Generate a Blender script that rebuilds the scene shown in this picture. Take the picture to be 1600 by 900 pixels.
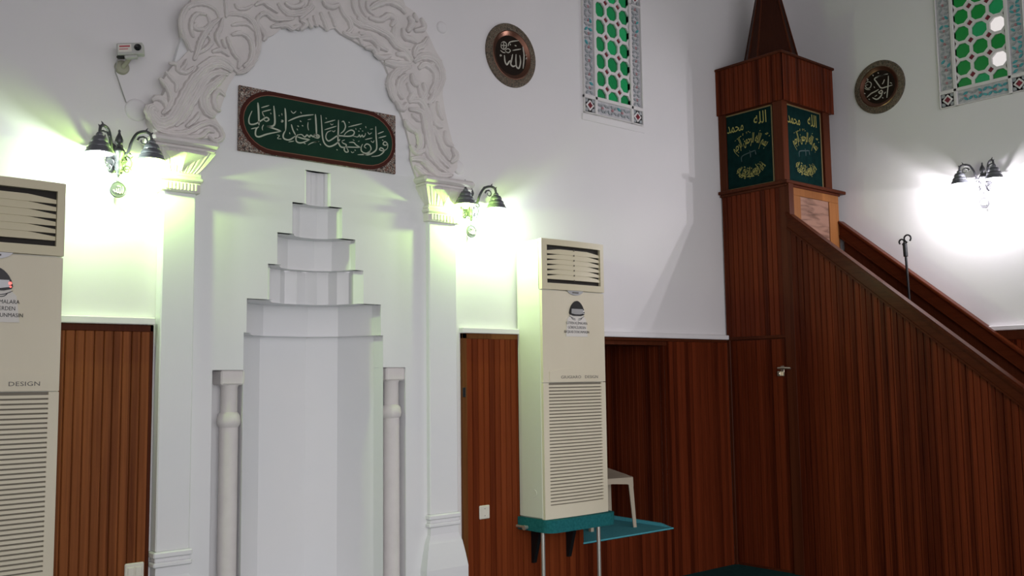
import bpy, math, random
import numpy as np
from mathutils import Vector, Matrix
from mathutils.geometry import tessellate_polygon
random.seed(7)
PI = math.pi
sc = bpy.context.scene
for o in list(bpy.data.objects):
    bpy.data.objects.remove(o)

# ------------------------------------------------------------------ camera
FPX, YAW, PITCH, ROLL, EYE = 1492.54, .70228, .094355, -.013065, 1.5
cy_, sy_, cp_, sp_, cr_, sr_ = math.cos(YAW), math.sin(YAW), math.cos(PITCH), math.sin(PITCH), math.cos(ROLL), math.sin(ROLL)
FW = np.array([sy_*cp_, cy_*cp_, sp_]); RT0 = np.array([cy_, -sy_, 0.]); UP0 = np.cross(RT0, FW)
RT = cr_*RT0 + sr_*UP0; UP = -sr_*RT0 + cr_*UP0
cam_d = bpy.data.cameras.new('camera'); cam_d.sensor_width = 36; cam_d.lens = FPX/1600*36; cam_d.clip_start = .05
cam = bpy.data.objects.new('camera', cam_d); sc.collection.objects.link(cam)
M = Matrix(((RT[0], UP[0], -FW[0], 0), (RT[1], UP[1], -FW[1], 0), (RT[2], UP[2], -FW[2], EYE), (0, 0, 0, 1)))
cam.matrix_world = M
sc.camera = cam

# ------------------------------------------------------------------ world, exposure
WORLD = (.965, .925, .96); WORLD_STRENGTH = 0.92
LAMP_W = 13.0
world = bpy.data.worlds.new('world'); sc.world = world; world.use_nodes = True
bg = world.node_tree.nodes['Background']
bg.inputs[0].default_value = (*WORLD, 1); bg.inputs[1].default_value = WORLD_STRENGTH
# soft fill added behind the viewer to brighten the lower walls; no window there
wl = bpy.data.lights.new('rear_fill_light', 'AREA'); wl.shape = 'RECTANGLE'; wl.size = 5.0; wl.size_y = 2.4; wl.energy = 37; wl.color = (1, .97, .975); wl.spread = math.radians(78)
wo = bpy.data.objects.new('rear_fill_light', wl); sc.collection.objects.link(wo)
wo.location = (1.2, -1.8, 1.5); wo.rotation_euler = (math.radians(79), 0, math.radians(-31))
sc.view_settings.view_transform = 'Standard'; sc.view_settings.look = 'None'
sc.view_settings.exposure = 0; sc.view_settings.gamma = 1; sc.view_settings.use_curve_mapping = False

# ------------------------------------------------------------------ measured planes (metres)
D = 4.847          # prayer wall
YI = D-.04         # front of the mihrab slab
YP = D-.075         # front of pilasters
XR = 7.2           # right wall
XM = 6.378         # side of the minbar
YT = 4.225         # stair-side face of the minbar tower

def ray(x, y):
    return RT*((x-800)/FPX) - UP*((y-450)/FPX) + FW
def onY(x, y, Y):
    d = ray(x, y); k = Y/d[1]; return Vector((d[0]*k, Y, EYE+d[2]*k))
def onX(x, y, X):
    d = ray(x, y); k = X/d[0]; return Vector((X, d[1]*k, EYE+d[2]*k))

# ------------------------------------------------------------------ mesh builder
class MB:
    def __init__(self): self.v = []; self.f = []; self.mi = []; self.m = 0
    def add(self, vs, fs):
        b = len(self.v); self.v += [tuple(p) for p in vs]
        for f in fs: self.f.append([b+i for i in f]); self.mi.append(self.m)
    def box(self, a, b):
        x0, y0, z0 = [min(p, q) for p, q in zip(a, b)]; x1, y1, z1 = [max(p, q) for p, q in zip(a, b)]
        self.add([(x0,y0,z0),(x1,y0,z0),(x1,y1,z0),(x0,y1,z0),(x0,y0,z1),(x1,y0,z1),(x1,y1,z1),(x0,y1,z1)],
                 [(0,3,2,1),(4,5,6,7),(0,1,5,4),(1,2,6,5),(2,3,7,6),(3,0,4,7)])
    def bbox(self, a, b, r=.006):
        """box with chamfered edges"""
        x0, y0, z0 = [min(p, q) for p, q in zip(a, b)]; x1, y1, z1 = [max(p, q) for p, q in zip(a, b)]
        r = min(r, (x1-x0)*.45, (y1-y0)*.45, (z1-z0)*.45)
        vs = []; ids = {}
        for ix, X in enumerate((x0, x1)):
            for iy, Y in enumerate((y0, y1)):
                for iz, Z in enumerate((z0, z1)):
                    sx, sy, sz = (r if ix == 0 else -r), (r if iy == 0 else -r), (r if iz == 0 else -r)
                    for ax, p in enumerate(((X, Y+sy, Z+sz), (X+sx, Y, Z+sz), (X+sx, Y+sy, Z))):
                        ids[(ix, iy, iz, ax)] = len(vs); vs.append(p)
        g = lambda *k: ids[k]
        fs = []
        for s in (0, 1):
            fs.append([g(s,0,0,0), g(s,1,0,0), g(s,1,1,0), g(s,0,1,0)])
            fs.append([g(0,s,0,1), g(1,s,0,1), g(1,s,1,1), g(0,s,1,1)])
            fs.append([g(0,0,s,2), g(1,0,s,2), g(1,1,s,2), g(0,1,s,2)])
            for t in (0, 1):
                fs.append([g(s,t,0,0), g(s,t,1,0), g(s,t,1,1), g(s,t,0,1)])
                fs.append([g(s,0,t,0), g(s,1,t,0), g(s,1,t,2), g(s,0,t,2)])
                fs.append([g(0,s,t,1), g(1,s,t,1), g(1,s,t,2), g(0,s,t,2)])
                for u in (0, 1): fs.append([g(s,t,u,0), g(s,t,u,1), g(s,t,u,2)])
        self.add(vs, fs)
    def prism(self, poly, fn, d0, d1):
        """poly: 2-D outline (may be concave); fn(u, v, d) -> point; extruded from d0 to d1"""
        n = len(poly)
        vs = [fn(u, v, d0) for u, v in poly] + [fn(u, v, d1) for u, v in poly]
        fs = [(i, (i+1) % n, n+(i+1) % n, n+i) for i in range(n)]
        tri = tessellate_polygon([[Vector((u, v, 0)) for u, v in poly]])
        fs += [tuple(t) for t in tri] + [tuple(n+i for i in t) for t in tri]
        self.add(vs, fs)
    def tube(self, pts, r, n=8, cap=True):
        pts = [Vector(p) for p in pts]; m = len(pts)
        rr = r if isinstance(r, (list, tuple)) else [r]*m
        vs = []; prev = None
        for i, p in enumerate(pts):
            t = (pts[min(i+1, m-1)]-pts[max(i-1, 0)]).normalized()
            if prev is None:
                a = Vector((0, 0, 1)) if abs(t.z) < .9 else Vector((1, 0, 0))
                s = t.cross(a).normalized()
            else:
                s = (prev-t*prev.dot(t)).normalized()
            prev = s; q = t.cross(s)
            for k in range(n):
                a = 2*PI*k/n; vs.append(p+(s*math.cos(a)+q*math.sin(a))*rr[i])
        fs = [(i*n+k, i*n+(k+1) % n, (i+1)*n+(k+1) % n, (i+1)*n+k) for i in range(m-1) for k in range(n)]
        if cap: fs += [tuple(range(n))[::-1], tuple((m-1)*n+k for k in range(n))]
        self.add(vs, fs)
    def lathe(self, prof, fn=None, n=32, a0=0, a1=2*PI):
        """prof: (radius, height); fn maps (x, y, z) to a point"""
        fn = fn or (lambda x, y, z: (x, y, z))
        full = abs(a1-a0-2*PI) < 1e-6; cols = n if full else n+1
        vs = []
        for rad, h in prof:
            for k in range(cols):
                a = a0+(a1-a0)*k/n; vs.append(fn(rad*math.cos(a), rad*math.sin(a), h))
        fs = []
        for i in range(len(prof)-1):
            for k in range(n):
                k2 = (k+1) % cols
                fs.append((i*cols+k, i*cols+k2, (i+1)*cols+k2, (i+1)*cols+k))
        self.add(vs, fs)
    def strokes(self, pts, w, fn, h0, h1, n=4):
        """pen stroke on a surface: pts 2-D, half width w, fn(u, v, h) -> point"""
        P = catmull(pts, n); m = len(P)
        if m < 2: return
        L = []; R = []
        for i, p in enumerate(P):
            a = P[max(i-1, 0)]; b = P[min(i+1, m-1)]
            tx, ty = b[0]-a[0], b[1]-a[1]; l = math.hypot(tx, ty) or 1
            t = i/(m-1); ww = w*min(1, .45+2.6*min(t, 1-t))
            L.append((p[0]-ty/l*ww, p[1]+tx/l*ww)); R.append((p[0]+ty/l*ww, p[1]-tx/l*ww))
        vs = [fn(*p, h0) for p in L]+[fn(*p, h0) for p in R]+[fn(*p, h1) for p in L]+[fn(*p, h1) for p in R]
        fs = []
        for i in range(m-1):
            fs += [(2*m+i, 2*m+i+1, 3*m+i+1, 3*m+i), (i, i+1, 2*m+i+1, 2*m+i), (m+i, 3*m+i, 3*m+i+1, m+i+1)]
        fs += [(0, 2*m, 3*m, m), (m-1, 2*m-1, 4*m-1, 3*m-1)]
        self.add(vs, fs)
    def build(self, name, mat, parent=None, smooth=False, org=None, loc=None):
        me = bpy.data.meshes.new(name)
        vs = self.v
        if org is not None: vs = [(a-org[0], b-org[1], c-org[2]) for a, b, c in vs]
        me.from_pydata(vs, [], self.f)
        for mm in (mat if isinstance(mat, (list, tuple)) else [mat]): me.materials.append(mm)
        if isinstance(mat, (list, tuple)): me.polygons.foreach_set('material_index', self.mi)
        fix_normals(me)
        if smooth:
            me.polygons.foreach_set('use_smooth', [True]*len(me.polygons))
            if smooth != 'all': me.set_sharp_from_angle(angle=math.radians(40))
        me.update()
        o = bpy.data.objects.new(name, me); sc.collection.objects.link(o)
        if parent: o.parent = parent
        if org is not None and not parent: o.location = org
        if loc is not None: o.location = loc
        return o

def fix_normals(me):
    import bmesh
    b = bmesh.new(); b.from_mesh(me); bmesh.ops.recalc_face_normals(b, faces=b.faces[:]); b.to_mesh(me); b.free()

def catmull(pts, n=5):
    if len(pts) < 3: 
        return [tuple(a+(b-a)*t/n for a, b in zip(pts[0], pts[-1])) for t in range(n+1)]
    out = []
    P = [pts[0]]+list(pts)+[pts[-1]]
    for i in range(1, len(P)-2):
        p0, p1, p2, p3 = P[i-1], P[i], P[i+1], P[i+2]
        for k in range(n):
            t = k/n
            out.append(tuple(.5*(2*b+(c-a)*t+(2*a-5*b+4*c-d)*t*t+(3*b-a-3*c+d)*t**3) for a, b, c, d in zip(p0, p1, p2, p3)))
    out.append(tuple(pts[-1])); return out

def tag(o, label=None, cat=None, group=None, kind=None):
    if label: o['label'] = label
    if cat: o['category'] = cat
    if group: o['group'] = group
    if kind: o['kind'] = kind
    return o
def thing(name, label, cat, loc, group=None, rz=0):
    o = bpy.data.objects.new(name, None); sc.collection.objects.link(o)
    o.location = loc; o.rotation_euler = (0, 0, rz); o.empty_display_size = .1
    return tag(o, label, cat, group)
def copy_tree(o, parent=None):
    c = o.copy(); sc.collection.objects.link(c); c.parent = parent
    for ch in list(o.children): copy_tree(ch, c)
    return c
def struct(mb, name, mat, **k):
    o = mb.build(name, mat, **k); o['kind'] = 'structure'; return o

# ------------------------------------------------------------------ materials
def mat(name, col, rough=.5, metal=0, spec=.5, emit=None, es=0, noise=None, bump=None):
    m = bpy.data.materials.new(name); m.use_nodes = True; nt = m.node_tree; b = nt.nodes['Principled BSDF']
    b.inputs['Base Color'].default_value = (*col, 1); b.inputs['Roughness'].default_value = rough
    b.inputs['Metallic'].default_value = metal; b.inputs['Specular IOR Level'].default_value = spec
    if emit: b.inputs['Emission Color'].default_value = (*emit, 1); b.inputs['Emission Strength'].default_value = es
    tc = nt.nodes.new('ShaderNodeTexCoord')
    if noise:
        col2, scale = noise
        nz = nt.nodes.new('ShaderNodeTexNoise'); nz.inputs['Scale'].default_value = scale; nz.inputs['Detail'].default_value = 5
        mx = nt.nodes.new('ShaderNodeMix'); mx.data_type = 'RGBA'
        rp = nt.nodes.new('ShaderNodeMapRange'); rp.inputs[1].default_value = .35; rp.inputs[2].default_value = .65
        nt.links.new(tc.outputs['Object'], nz.inputs['Vector']); nt.links.new(nz.outputs[0], rp.inputs[0])
        nt.links.new(rp.outputs[0], mx.inputs[0])
        mx.inputs[6].default_value = (*col, 1); mx.inputs[7].default_value = (*col2, 1)
        nt.links.new(mx.outputs[2], b.inputs['Base Color'])
    if bump:
        scale, dist = bump
        nb = nt.nodes.new('ShaderNodeTexNoise'); nb.inputs['Scale'].default_value = scale; nb.inputs['Detail'].default_value = 4
        bp = nt.nodes.new('ShaderNodeBump'); bp.inputs['Distance'].default_value = dist; bp.inputs['Strength'].default_value = .5
        nt.links.new(tc.outputs['Object'], nb.inputs['Vector']); nt.links.new(nb.outputs[0], bp.inputs['Height'])
        nt.links.new(bp.outputs[0], b.inputs['Normal'])
    return m

def wood(name, dark, light, axis, width=.046, rough=.36, spec=.07, along='z', gs=70, gl=2.2, con=.9, off0=-.2):
    """varnished boards: tone by board, streaky grain along them"""
    m = bpy.data.materials.new(name); m.use_nodes = True; nt = m.node_tree; b = nt.nodes['Principled BSDF']
    N = nt.nodes.new; Lk = nt.links.new
    tc = N('ShaderNodeTexCoord'); sep = N('ShaderNodeSeparateXYZ'); Lk(tc.outputs['Object'], sep.inputs[0])
    u = sep.outputs['XYZ'.index(axis.upper())]
    dv = N('ShaderNodeMath'); dv.operation = 'DIVIDE'; dv.inputs[1].default_value = width; Lk(u, dv.inputs[0])
    fl = N('ShaderNodeMath'); fl.operation = 'FLOOR'; Lk(dv.outputs[0], fl.inputs[0])
    wn = N('ShaderNodeTexWhiteNoise'); wn.noise_dimensions = '1D'; Lk(fl.outputs[0], wn.inputs['W'])
    mp = N('ShaderNodeMapping'); s = [gs, gs, gs]; s['xyz'.index(along)] = gl; mp.inputs['Scale'].default_value = s
    off = N('ShaderNodeVectorMath'); off.operation = 'ADD'; Lk(tc.outputs['Object'], mp.inputs['Vector']); Lk(mp.outputs[0], off.inputs[0])
    sc3 = N('ShaderNodeVectorMath'); sc3.operation = 'SCALE'; sc3.inputs['Scale'].default_value = 9; Lk(wn.outputs['Color'], sc3.inputs[0]); Lk(sc3.outputs[0], off.inputs[1])
    nz = N('ShaderNodeTexNoise'); nz.inputs['Scale'].default_value = 1.; nz.inputs['Detail'].default_value = 4; nz.inputs['Distortion'].default_value = .6
    Lk(off.outputs[0], nz.inputs['Vector'])
    md = N('ShaderNodeMath'); md.operation = 'MULTIPLY_ADD'; md.inputs[1].default_value = con; md.inputs[2].default_value = off0; Lk(nz.outputs[0], md.inputs[0])
    ad = N('ShaderNodeMath'); ad.operation = 'MULTIPLY_ADD'; ad.inputs[1].default_value = .62; Lk(wn.outputs['Value'], ad.inputs[0]); Lk(md.outputs[0], ad.inputs[2])
    mx = N('ShaderNodeMix'); mx.data_type = 'RGBA'; mx.clamp_factor = True; Lk(ad.outputs[0], mx.inputs[0])
    mx.inputs[6].default_value = (*dark, 1); mx.inputs[7].default_value = (*light, 1)
    Lk(mx.outputs[2], b.inputs['Base Color'])
    b.inputs['Roughness'].default_value = rough; b.inputs['Specular IOR Level'].default_value = spec
    return m

def glass(name, col, gl=.06):
    m = bpy.data.materials.new(name); m.use_nodes = True; nt = m.node_tree
    nt.nodes.remove(nt.nodes['Principled BSDF']); out = nt.nodes['Material Output']
    t = nt.nodes.new('ShaderNodeBsdfTransparent'); t.inputs[0].default_value = (*col, 1)
    g = nt.nodes.new('ShaderNodeBsdfGlossy'); g.inputs['Roughness'].default_value = .15
    mx = nt.nodes.new('ShaderNodeMixShader'); mx.inputs[0].default_value = gl
    nt.links.new(t.outputs[0], mx.inputs[1]); nt.links.new(g.outputs[0], mx.inputs[2]); nt.links.new(mx.outputs[0], out.inputs[0])
    return m

def floral(name, base, cols, scale=90):
    """small scroll ornament printed in two colours"""
    m = mat(name, base, .5); nt = m.node_tree; b = nt.nodes['Principled BSDF']
    tc = nt.nodes.new('ShaderNodeTexCoord'); nz = nt.nodes.new('ShaderNodeTexNoise'); nz.inputs['Scale'].default_value = scale
    nz.inputs['Detail'].default_value = .6; nz.inputs['Distortion'].default_value = 1.2
    r = nt.nodes.new('ShaderNodeValToRGB'); r.color_ramp.interpolation = 'CONSTANT'
    r.color_ramp.elements[0].color = (*base, 1); r.color_ramp.elements[1].position = .46; r.color_ramp.elements[1].color = (*cols[0], 1)
    for p, c in ((.53, base), (.57, cols[1])):
        e = r.color_ramp.elements.new(p); e.color = (*c, 1)
    nt.links.new(tc.outputs['Object'], nz.inputs['Vector']); nt.links.new(nz.outputs[0], r.inputs[0]); nt.links.new(r.outputs[0], b.inputs['Base Color'])
    return m

PLASTER = mat('wall_paint', (.80, .78, .79), .45, spec=.3, noise=((.77, .755, .77), 1.3), bump=(14, .0015))
PLASTER2 = mat('mihrab_paint', (.81, .81, .82), .4, spec=.35, noise=((.78, .79, .81), 2.), bump=(9, .0015))
STUCCO = mat('stucco', (.74, .705, .69), .6, spec=.25, noise=((.69, .655, .645), 9.), bump=(60, .001))
RED_D, RED_L = (.030, .0045, .0018), (.155, .029, .0095)
WOODX = wood('boards_across_x', RED_D, RED_L, 'x')
WOODY = wood('boards_across_y', RED_D, RED_L, 'y')
WOODH = wood('honey_boards', (.075, .017, .006), (.30, .098, .032), 'x', .044)
WOODR = wood('brown_red_boards', (.085, .014, .0045), (.22, .048, .014), 'x')
RAILW = wood('rail_wood', (.04, .008, .003), (.10, .022, .008), 'x', .3, .24, .06, along='y')
TRIMW = wood('trim_wood', (.10, .035, .010), (.22, .09, .028), 'x', .3)
POSTW = wood('post_wood', (.045, .010, .004), (.10, .026, .011), 'y', .3)
ORANGEW = wood('orange_wood', (.14, .05, .016), (.26, .105, .035), 'x', .25)
FIGURED = wood('figured_wood', (.035, .016, .010), (.24, .135, .10), 'z', .9, along='x', gs=22, gl=4, con=3.2, off0=-1.25)
CREAM = mat('cream_plastic', (.75, .69, .54), .36, spec=.35, noise=((.72, .66, .51), 3.))
CREAM2 = mat('cream_plastic_upper', (.66, .60, .42), .4)
SIDEC = mat('painted_steel', (.72, .72, .64), .4)
DARK = mat('painted_shade_black', (.012, .009, .006), .7)
GREY_SLOT = mat('slot_shadow_grey', (.20, .18, .14), .7)
BLACK = mat('black_plastic', (.012, .012, .014), .25)
SILVER = mat('silver_plastic', (.42, .42, .43), .3, .6)
PAPER = mat('sticker_paper', (.74, .71, .66), .6)
INK = mat('ink', (.02, .02, .025), .6)
GREYINK = mat('grey_print', (.13, .12, .11), .6)
TEAL = mat('teal_carpet', (.012, .115, .125), .95, spec=.1, noise=((.02, .15, .16), 60), bump=(300, .002))
BLUEC = mat('blue_carpet', (.09, .40, .47), .95, spec=.1, noise=((.11, .45, .52), 60), bump=(300, .002))
FLOORC = mat('dark_green_carpet', (.010, .045, .045), .95, spec=.1, noise=((.013, .06, .058), 30), bump=(300, .002))
WHITEP = mat('white_plastic', (.74, .71, .62), .4)
CHAIRP = mat('chair_plastic', (.50, .43, .33), .45)
BRONZE = mat('dark_bronze', (.085, .085, .095), .35, .45)
GREENB = mat('bronze_green_lit_side', (.045, .042, .045), .35, .75)
SHADE = mat('bluish_grey_enamel', (.13, .135, .155), .3, .25)
BULBW = mat('bulb_white', (1, 1, 1), .4, emit=(1, .98, .95), es=14)
BULBG = mat('bulb_green', (.8, 1, .6), .4, emit=(.78, 1, .30), es=14)
GREENF = mat('green_field', (.006, .030, .018), .6, spec=.12, noise=((.008, .038, .022), 7))
MAROON = mat('maroon_border', (.060, .012, .007), .55, spec=.15)
COPPERL = mat('copper_line', (.22, .085, .045), .45)
FLORAL = floral('corner_ornament', (.030, .012, .009), ((.52, .47, .40), (.15, .06, .035)), 88)
IVORY = mat('ivory_letter', (.42, .46, .37), .6)
GOLD = mat('gold_letter', (.30, .27, .065), .5)
GOLDF = mat('gold_edge', (.20, .145, .06), .45, .3)
TEALD = mat('panel_cloth', (.002, .013, .013), .9, spec=.05, noise=((.003, .019, .018), 20))
GREYT = mat('faint_grey_letter', (.035, .06, .06), .7)
RIMM = floral('engraved_rim', (.05, .04, .027), ((.24, .20, .14), (.12, .075, .05)), 85)
COPPER = mat('copper_dish', (.16, .075, .05), .28, .8)
DISHC = mat('dish_center', (.014, .008, .005), .5, spec=.15)
SILVERL = mat('silver_letter', (.62, .60, .52), .35, .4)
LATT = mat('lattice_plaster', (.72, .70, .70), .6)
GGLASS = glass('green_glass', (.075, .40, .22))
GGLASS2 = glass('deep_green_glass', (.045, .34, .13))
GGLASS3 = glass('bright_green_glass', (.09, .48, .27))
CGLASS = glass('clear_glass', (.99, .98, .95))
REDG = mat('red_glass', (.26, .03, .045), .2, noise=((.16, .02, .03), 30))
BITG = mat('grey_relief', (.36, .37, .39), .5, noise=((.30, .34, .36), 40))
FIELD = mat('sunk_field', (.58, .57, .59), .7, noise=((.46, .46, .49), 45))
BITT = mat('teal_glass_bit', (.10, .42, .44), .2, noise=((.06, .30, .34), 40))
BITR = mat('rose_bit', (.42, .20, .22), .4)
METAL = mat('pale_metal', (.62, .60, .55), .3, .7)
BRASS = mat('worn_metal_handle', (.55, .50, .40), .28, .85)
BLACKM = mat('black_metal', (.015, .015, .017), .4, .4)
OLIVE = mat('olive_plastic', (.36, .36, .27), .5)
LENSM = mat('lens', (.004, .004, .005), .1)
STICKR = mat('red_print', (.5, .10, .12), .6)
LED_R = mat('red_led', (.6, .05, .05), .3, emit=(1, .12, .1), es=2.5)
LED_W = mat('pale_led', (.8, .8, .8), .3)

# ------------------------------------------------------------------ room shell
def grid_wall(mb, us, vs, hole, fn):
    for i in range(len(us)-1):
        for j in range(len(vs)-1):
            uc, vc = (us[i]+us[i+1])/2, (vs[j]+vs[j+1])/2
            if any(a < uc < b and c < vc < d for a, b, c, d in hole): continue
            mb.box(fn(us[i], vs[j], 0), fn(us[i+1], vs[j+1], 1))
TOP = 5.3
W1 = (4.80, 5.435, 3.42, 4.98)       # window on the prayer wall: x0 x1 z0 z1
W2 = (2.71, 3.355, 3.52, 5.08)       # window on the right wall: y0 y1 z0 z1
NI = (4.70, 5.655, .355, 1.772)      # niche in the panelling
MH = (2.0, 3.3, 0, 2.74)             # hole behind the mihrab
WB = .02                             # holes are a little smaller than the window frames
mb = MB()
grid_wall(mb, sorted({-2.5, MH[0], MH[1], NI[0], NI[1], W1[0]+WB, W1[1]-WB, XR+.15}),
          sorted({0, NI[2], NI[3], MH[3], W1[2]+WB, W1[3]-WB, TOP}),
          [(W1[0]+WB, W1[1]-WB, W1[2]+WB, W1[3]-WB), NI, MH], lambda u, v, d: (u, D+.12*d, v))
struct(mb, 'wall_back', PLASTER)
mb = MB()
grid_wall(mb, sorted({-2., W2[0]+WB, W2[1]-WB, D}), sorted({0, W2[2]+WB, W2[3]-WB, TOP}),
          [(W2[0]+WB, W2[1]-WB, W2[2]+WB, W2[3]-WB)], lambda u, v, d: (XR+.12*d, u, v))
struct(mb, 'wall_right', PLASTER)
mb = MB(); mb.box((-2.5, -2, -.05), (XR+.12, D+.12, 0)); struct(mb, 'floor', FLOORC)
mb = MB(); mb.box((-2.5, -2, TOP), (XR+.12, D+.12, TOP+.08)); struct(mb, 'ceiling', mat('ceiling_paint', (.50, .48, .47), .7))
mb = MB(); mb.box((-2.62, -2, 0), (-2.5, D+.12, TOP)); struct(mb, 'wall_left', PLASTER)

# boarded panelling: a run of narrow boards with V grooves, one mesh
def boards(fn, u0, u1, bot, top, w=.046, t=.018, g=.0042, gd=.009):
    """fn(u, n, z) -> point with n out of the wall"""
    loop = [(u0, 0)]; u = u0
    n = max(1, round((u1-u0)/w)); w = (u1-u0)/n
    for i in range(n):
        a = u0+i*w; b = a+w
        loop += [(a+(g if i else 0), t), (b-(g if i < n-1 else 0), t)]
        if i < n-1: loop.append((b, t-gd))
    loop.append((u1, 0))
    m = len(loop)
    B = bot if callable(bot) else (lambda u: bot); T = top if callable(top) else (lambda u: top)
    vs = [fn(u, n_, B(u)) for u, n_ in loop]+[fn(u, n_, T(u)) for u, n_ in loop]
    fs = [(i, (i+1) % m, m+(i+1) % m, m+i) for i in range(m)]
    tri = tessellate_polygon([[Vector((u, n_*5, 0)) for u, n_ in loop]])
    fs += [tuple(q) for q in tri]+[tuple(m+i for i in q) for q in tri]
    mb = MB(); mb.add(vs, fs); return mb
fY = lambda u, n, z: (u, D-.001-n, z)
ZC = 1.79                     # top of the boards
def wood_panel(label, x0, x1, m, **k):
    z0, z1 = k.pop('z0', 0), k.pop('z1', ZC-.035)
    o = boards(fY, x0, x1, z0, z1, **k).build('wood_panelling', m, org=(x0, D, z0))
    tag(o, label, 'wall panelling', 'boarded panelling along the prayer wall'); return o
wood_panel('honey brown board panelling left of the mihrab beside the left air conditioner', -2.4, 1.705, WOODH, w=.044)
wood_panel('reddish brown board panelling with the wall socket, right of the mihrab', 3.70, NI[0], WOODR)
wood_panel('dark red board panelling below the carpeted wall niche', NI[0], NI[1], WOODX, z1=NI[2]-.002)
wood_panel('dark red board panelling between the wall niche and the minbar', NI[1], XM, WOODX, z1=ZC-.023)
mb = MB(); mb.bbox((3.663, D, 0), (3.70, D-.024, ZC), .003); struct(mb, 'trim_1', TRIMW)
mb = MB(); mb.bbox((3.663, D, ZC-.035), (NI[0], D-.024, ZC), .003); struct(mb, 'trim_2', TRIMW)
mb = MB(); mb.bbox((NI[0], D, ZC-.022), (XM, D-.024, ZC), .003); struct(mb, 'trim_3', POSTW)
mb = MB(); mb.bbox((-2.4, D, ZC-.035), (1.722, D-.022, ZC), .003); mb.bbox((1.703, D, 0), (1.722, D-.022, ZC), .003); struct(mb, 'trim_4', POSTW)
# white ledges on top of the boards
for i, (a, b) in enumerate(((-2.4, 1.722), (3.655, XM-.005))):
    mb = MB(); mb.bbox((a, D, ZC), (b, D-.045, ZC+.036), .004); struct(mb, 'trim_%d' % (5+i), PLASTER)
# right wall boards + ledge
mb = boards(lambda u, n, z: (XR-n, u, z), -2, 4.2, 0, ZC-.06)
o = mb.build('wood_panelling', WOODY, org=(XR, 0, 0)); tag(o, 'dark board panelling on the right wall beyond the stair rail', 'wall panelling')
mb = MB(); mb.bbox((XR, -2, ZC-.06), (XR-.03, 4.2, ZC+.01), .004); struct(mb, 'trim_7', POSTW)
mb = MB(); mb.bbox((XR, -2, ZC+.01), (XR-.045, 3.6, ZC+.045), .004); struct(mb, 'trim_8', PLASTER)

# wall niche lining
ND = .95
mb = boards(lambda u, n, z: (NI[1]+.012-n, D+u, z), -.016, ND, NI[2], NI[3], t=.018)
o = mb.build('niche_lining', WOODY, org=(NI[1], D, NI[2])); tag(o, 'dark boarded right side of the wall niche beside the chair', 'niche lining', 'boarded lining of the wall niche')
mb = boards(lambda u, n, z: (NI[0]-.012+n, D+u, z), -.016, ND, NI[2], NI[3], t=.018)
o = mb.build('niche_lining', WOODY, org=(NI[0], D, NI[2])); tag(o, 'boarded left side of the wall niche behind the right air conditioner', 'niche lining', 'boarded lining of the wall niche')
mb = boards(lambda u, n, z: (u, D+ND+.018-n, z), NI[0]-.018, NI[1]+.018, NI[2], NI[3])
o = mb.build('niche_lining', WOODX, org=(NI[0], D+ND, NI[2])); tag(o, 'boarded rear of the wall niche behind the chair', 'niche lining', 'boarded lining of the wall niche')
mb = MB(); mb.box((NI[0]-.018, D+.2, NI[3]), (NI[1]+.018, D+ND+.02, NI[3]+.03)); mb.box((NI[0], D, NI[3]-.035), (NI[1], D+.2, NI[3]+.0))
struct(mb, 'trim_9', POSTW)
mb = MB(); mb.box((NI[0]-.018, D+.12, NI[2]-.03), (NI[1]+.018, D+ND+.02, NI[2]-.012)); struct(mb, 'trim_10', POSTW)
# carpet on the sill, its right edge turned up against the lining
mb = MB(); mb.bbox((NI[0]+.001, D-.022, NI[2]), (NI[1]-.005, D+ND-.01, NI[2]+.012), .004)
lip = [(D-.01, NI[2]+.01), (D+ND-.02, NI[2]+.01), (D+ND-.02, NI[2]+.044), (D+.10, NI[2]+.034)]
mb.prism(lip, lambda y, z, d: (NI[1]-.024+.018*d, y, z), 0, 1)
o = mb.build('sill_carpet', BLUEC, org=(NI[0], D, NI[2])); tag(o, 'light blue carpet lining the sill of the wall niche', 'carpet')

# ------------------------------------------------------------------ mihrab
XC = 2.628; RB = .436
ZT = [1.762, 1.945, 2.140, 2.318, 2.497, 2.690]
RT_ = [.436, .421, .302, .247, .158, .082]        # opening of the recess, then the five tiers
mih = thing('mihrab', 'white painted prayer niche with five stepped tiers narrowing upward', 'prayer niche', (XC, D, 0))
ml = lambda p: (p[0]-XC, p[1]-D, p[2])
RL, RR_ = 2.022, 3.222                              # outer ends of the colonnette rebates
ZR = 1.563
half = [(RL, 0), (RL, ZR), (XC-RT_[0], ZR), (XC-RT_[0], ZT[0])]
for i in range(1, 6): half += [(XC-RT_[i], ZT[i-1]), (XC-RT_[i], ZT[i])]
rhalf = [(RR_, 0), (RR_, ZR+.012), (XC+RT_[0], ZR+.012), (XC+RT_[0], ZT[0])]
for i in range(1, 6): rhalf += [(XC+RT_[i], ZT[i-1]), (XC+RT_[i], ZT[i])]
arch = [(XC-.88, 2.6)] + [(XC-.88*math.cos(a), 2.75+1.32*math.sin(a)) for a in np.linspace(0, PI, 33)] + [(XC+.88, 2.6)]
outline = [(RL, 0)] + [(1.80, 0), (1.80, 2.6)] + arch[1:-1] + [(3.50, 2.6), (3.50, 0)] + rhalf + half[::-1][:-1]
mb = MB(); mb.prism(outline, lambda u, v, d: ml((u, YI+(D-YI)*d, v)), 0, 1); mb.build('front_slab', PLASTER2, mih)
ANG = [-90, -78, -45, -20, 20, 45, 78, 90]
DK = [1., .96, .9, .85, .75, .5]      # depth of each tier relative to its half width
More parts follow.
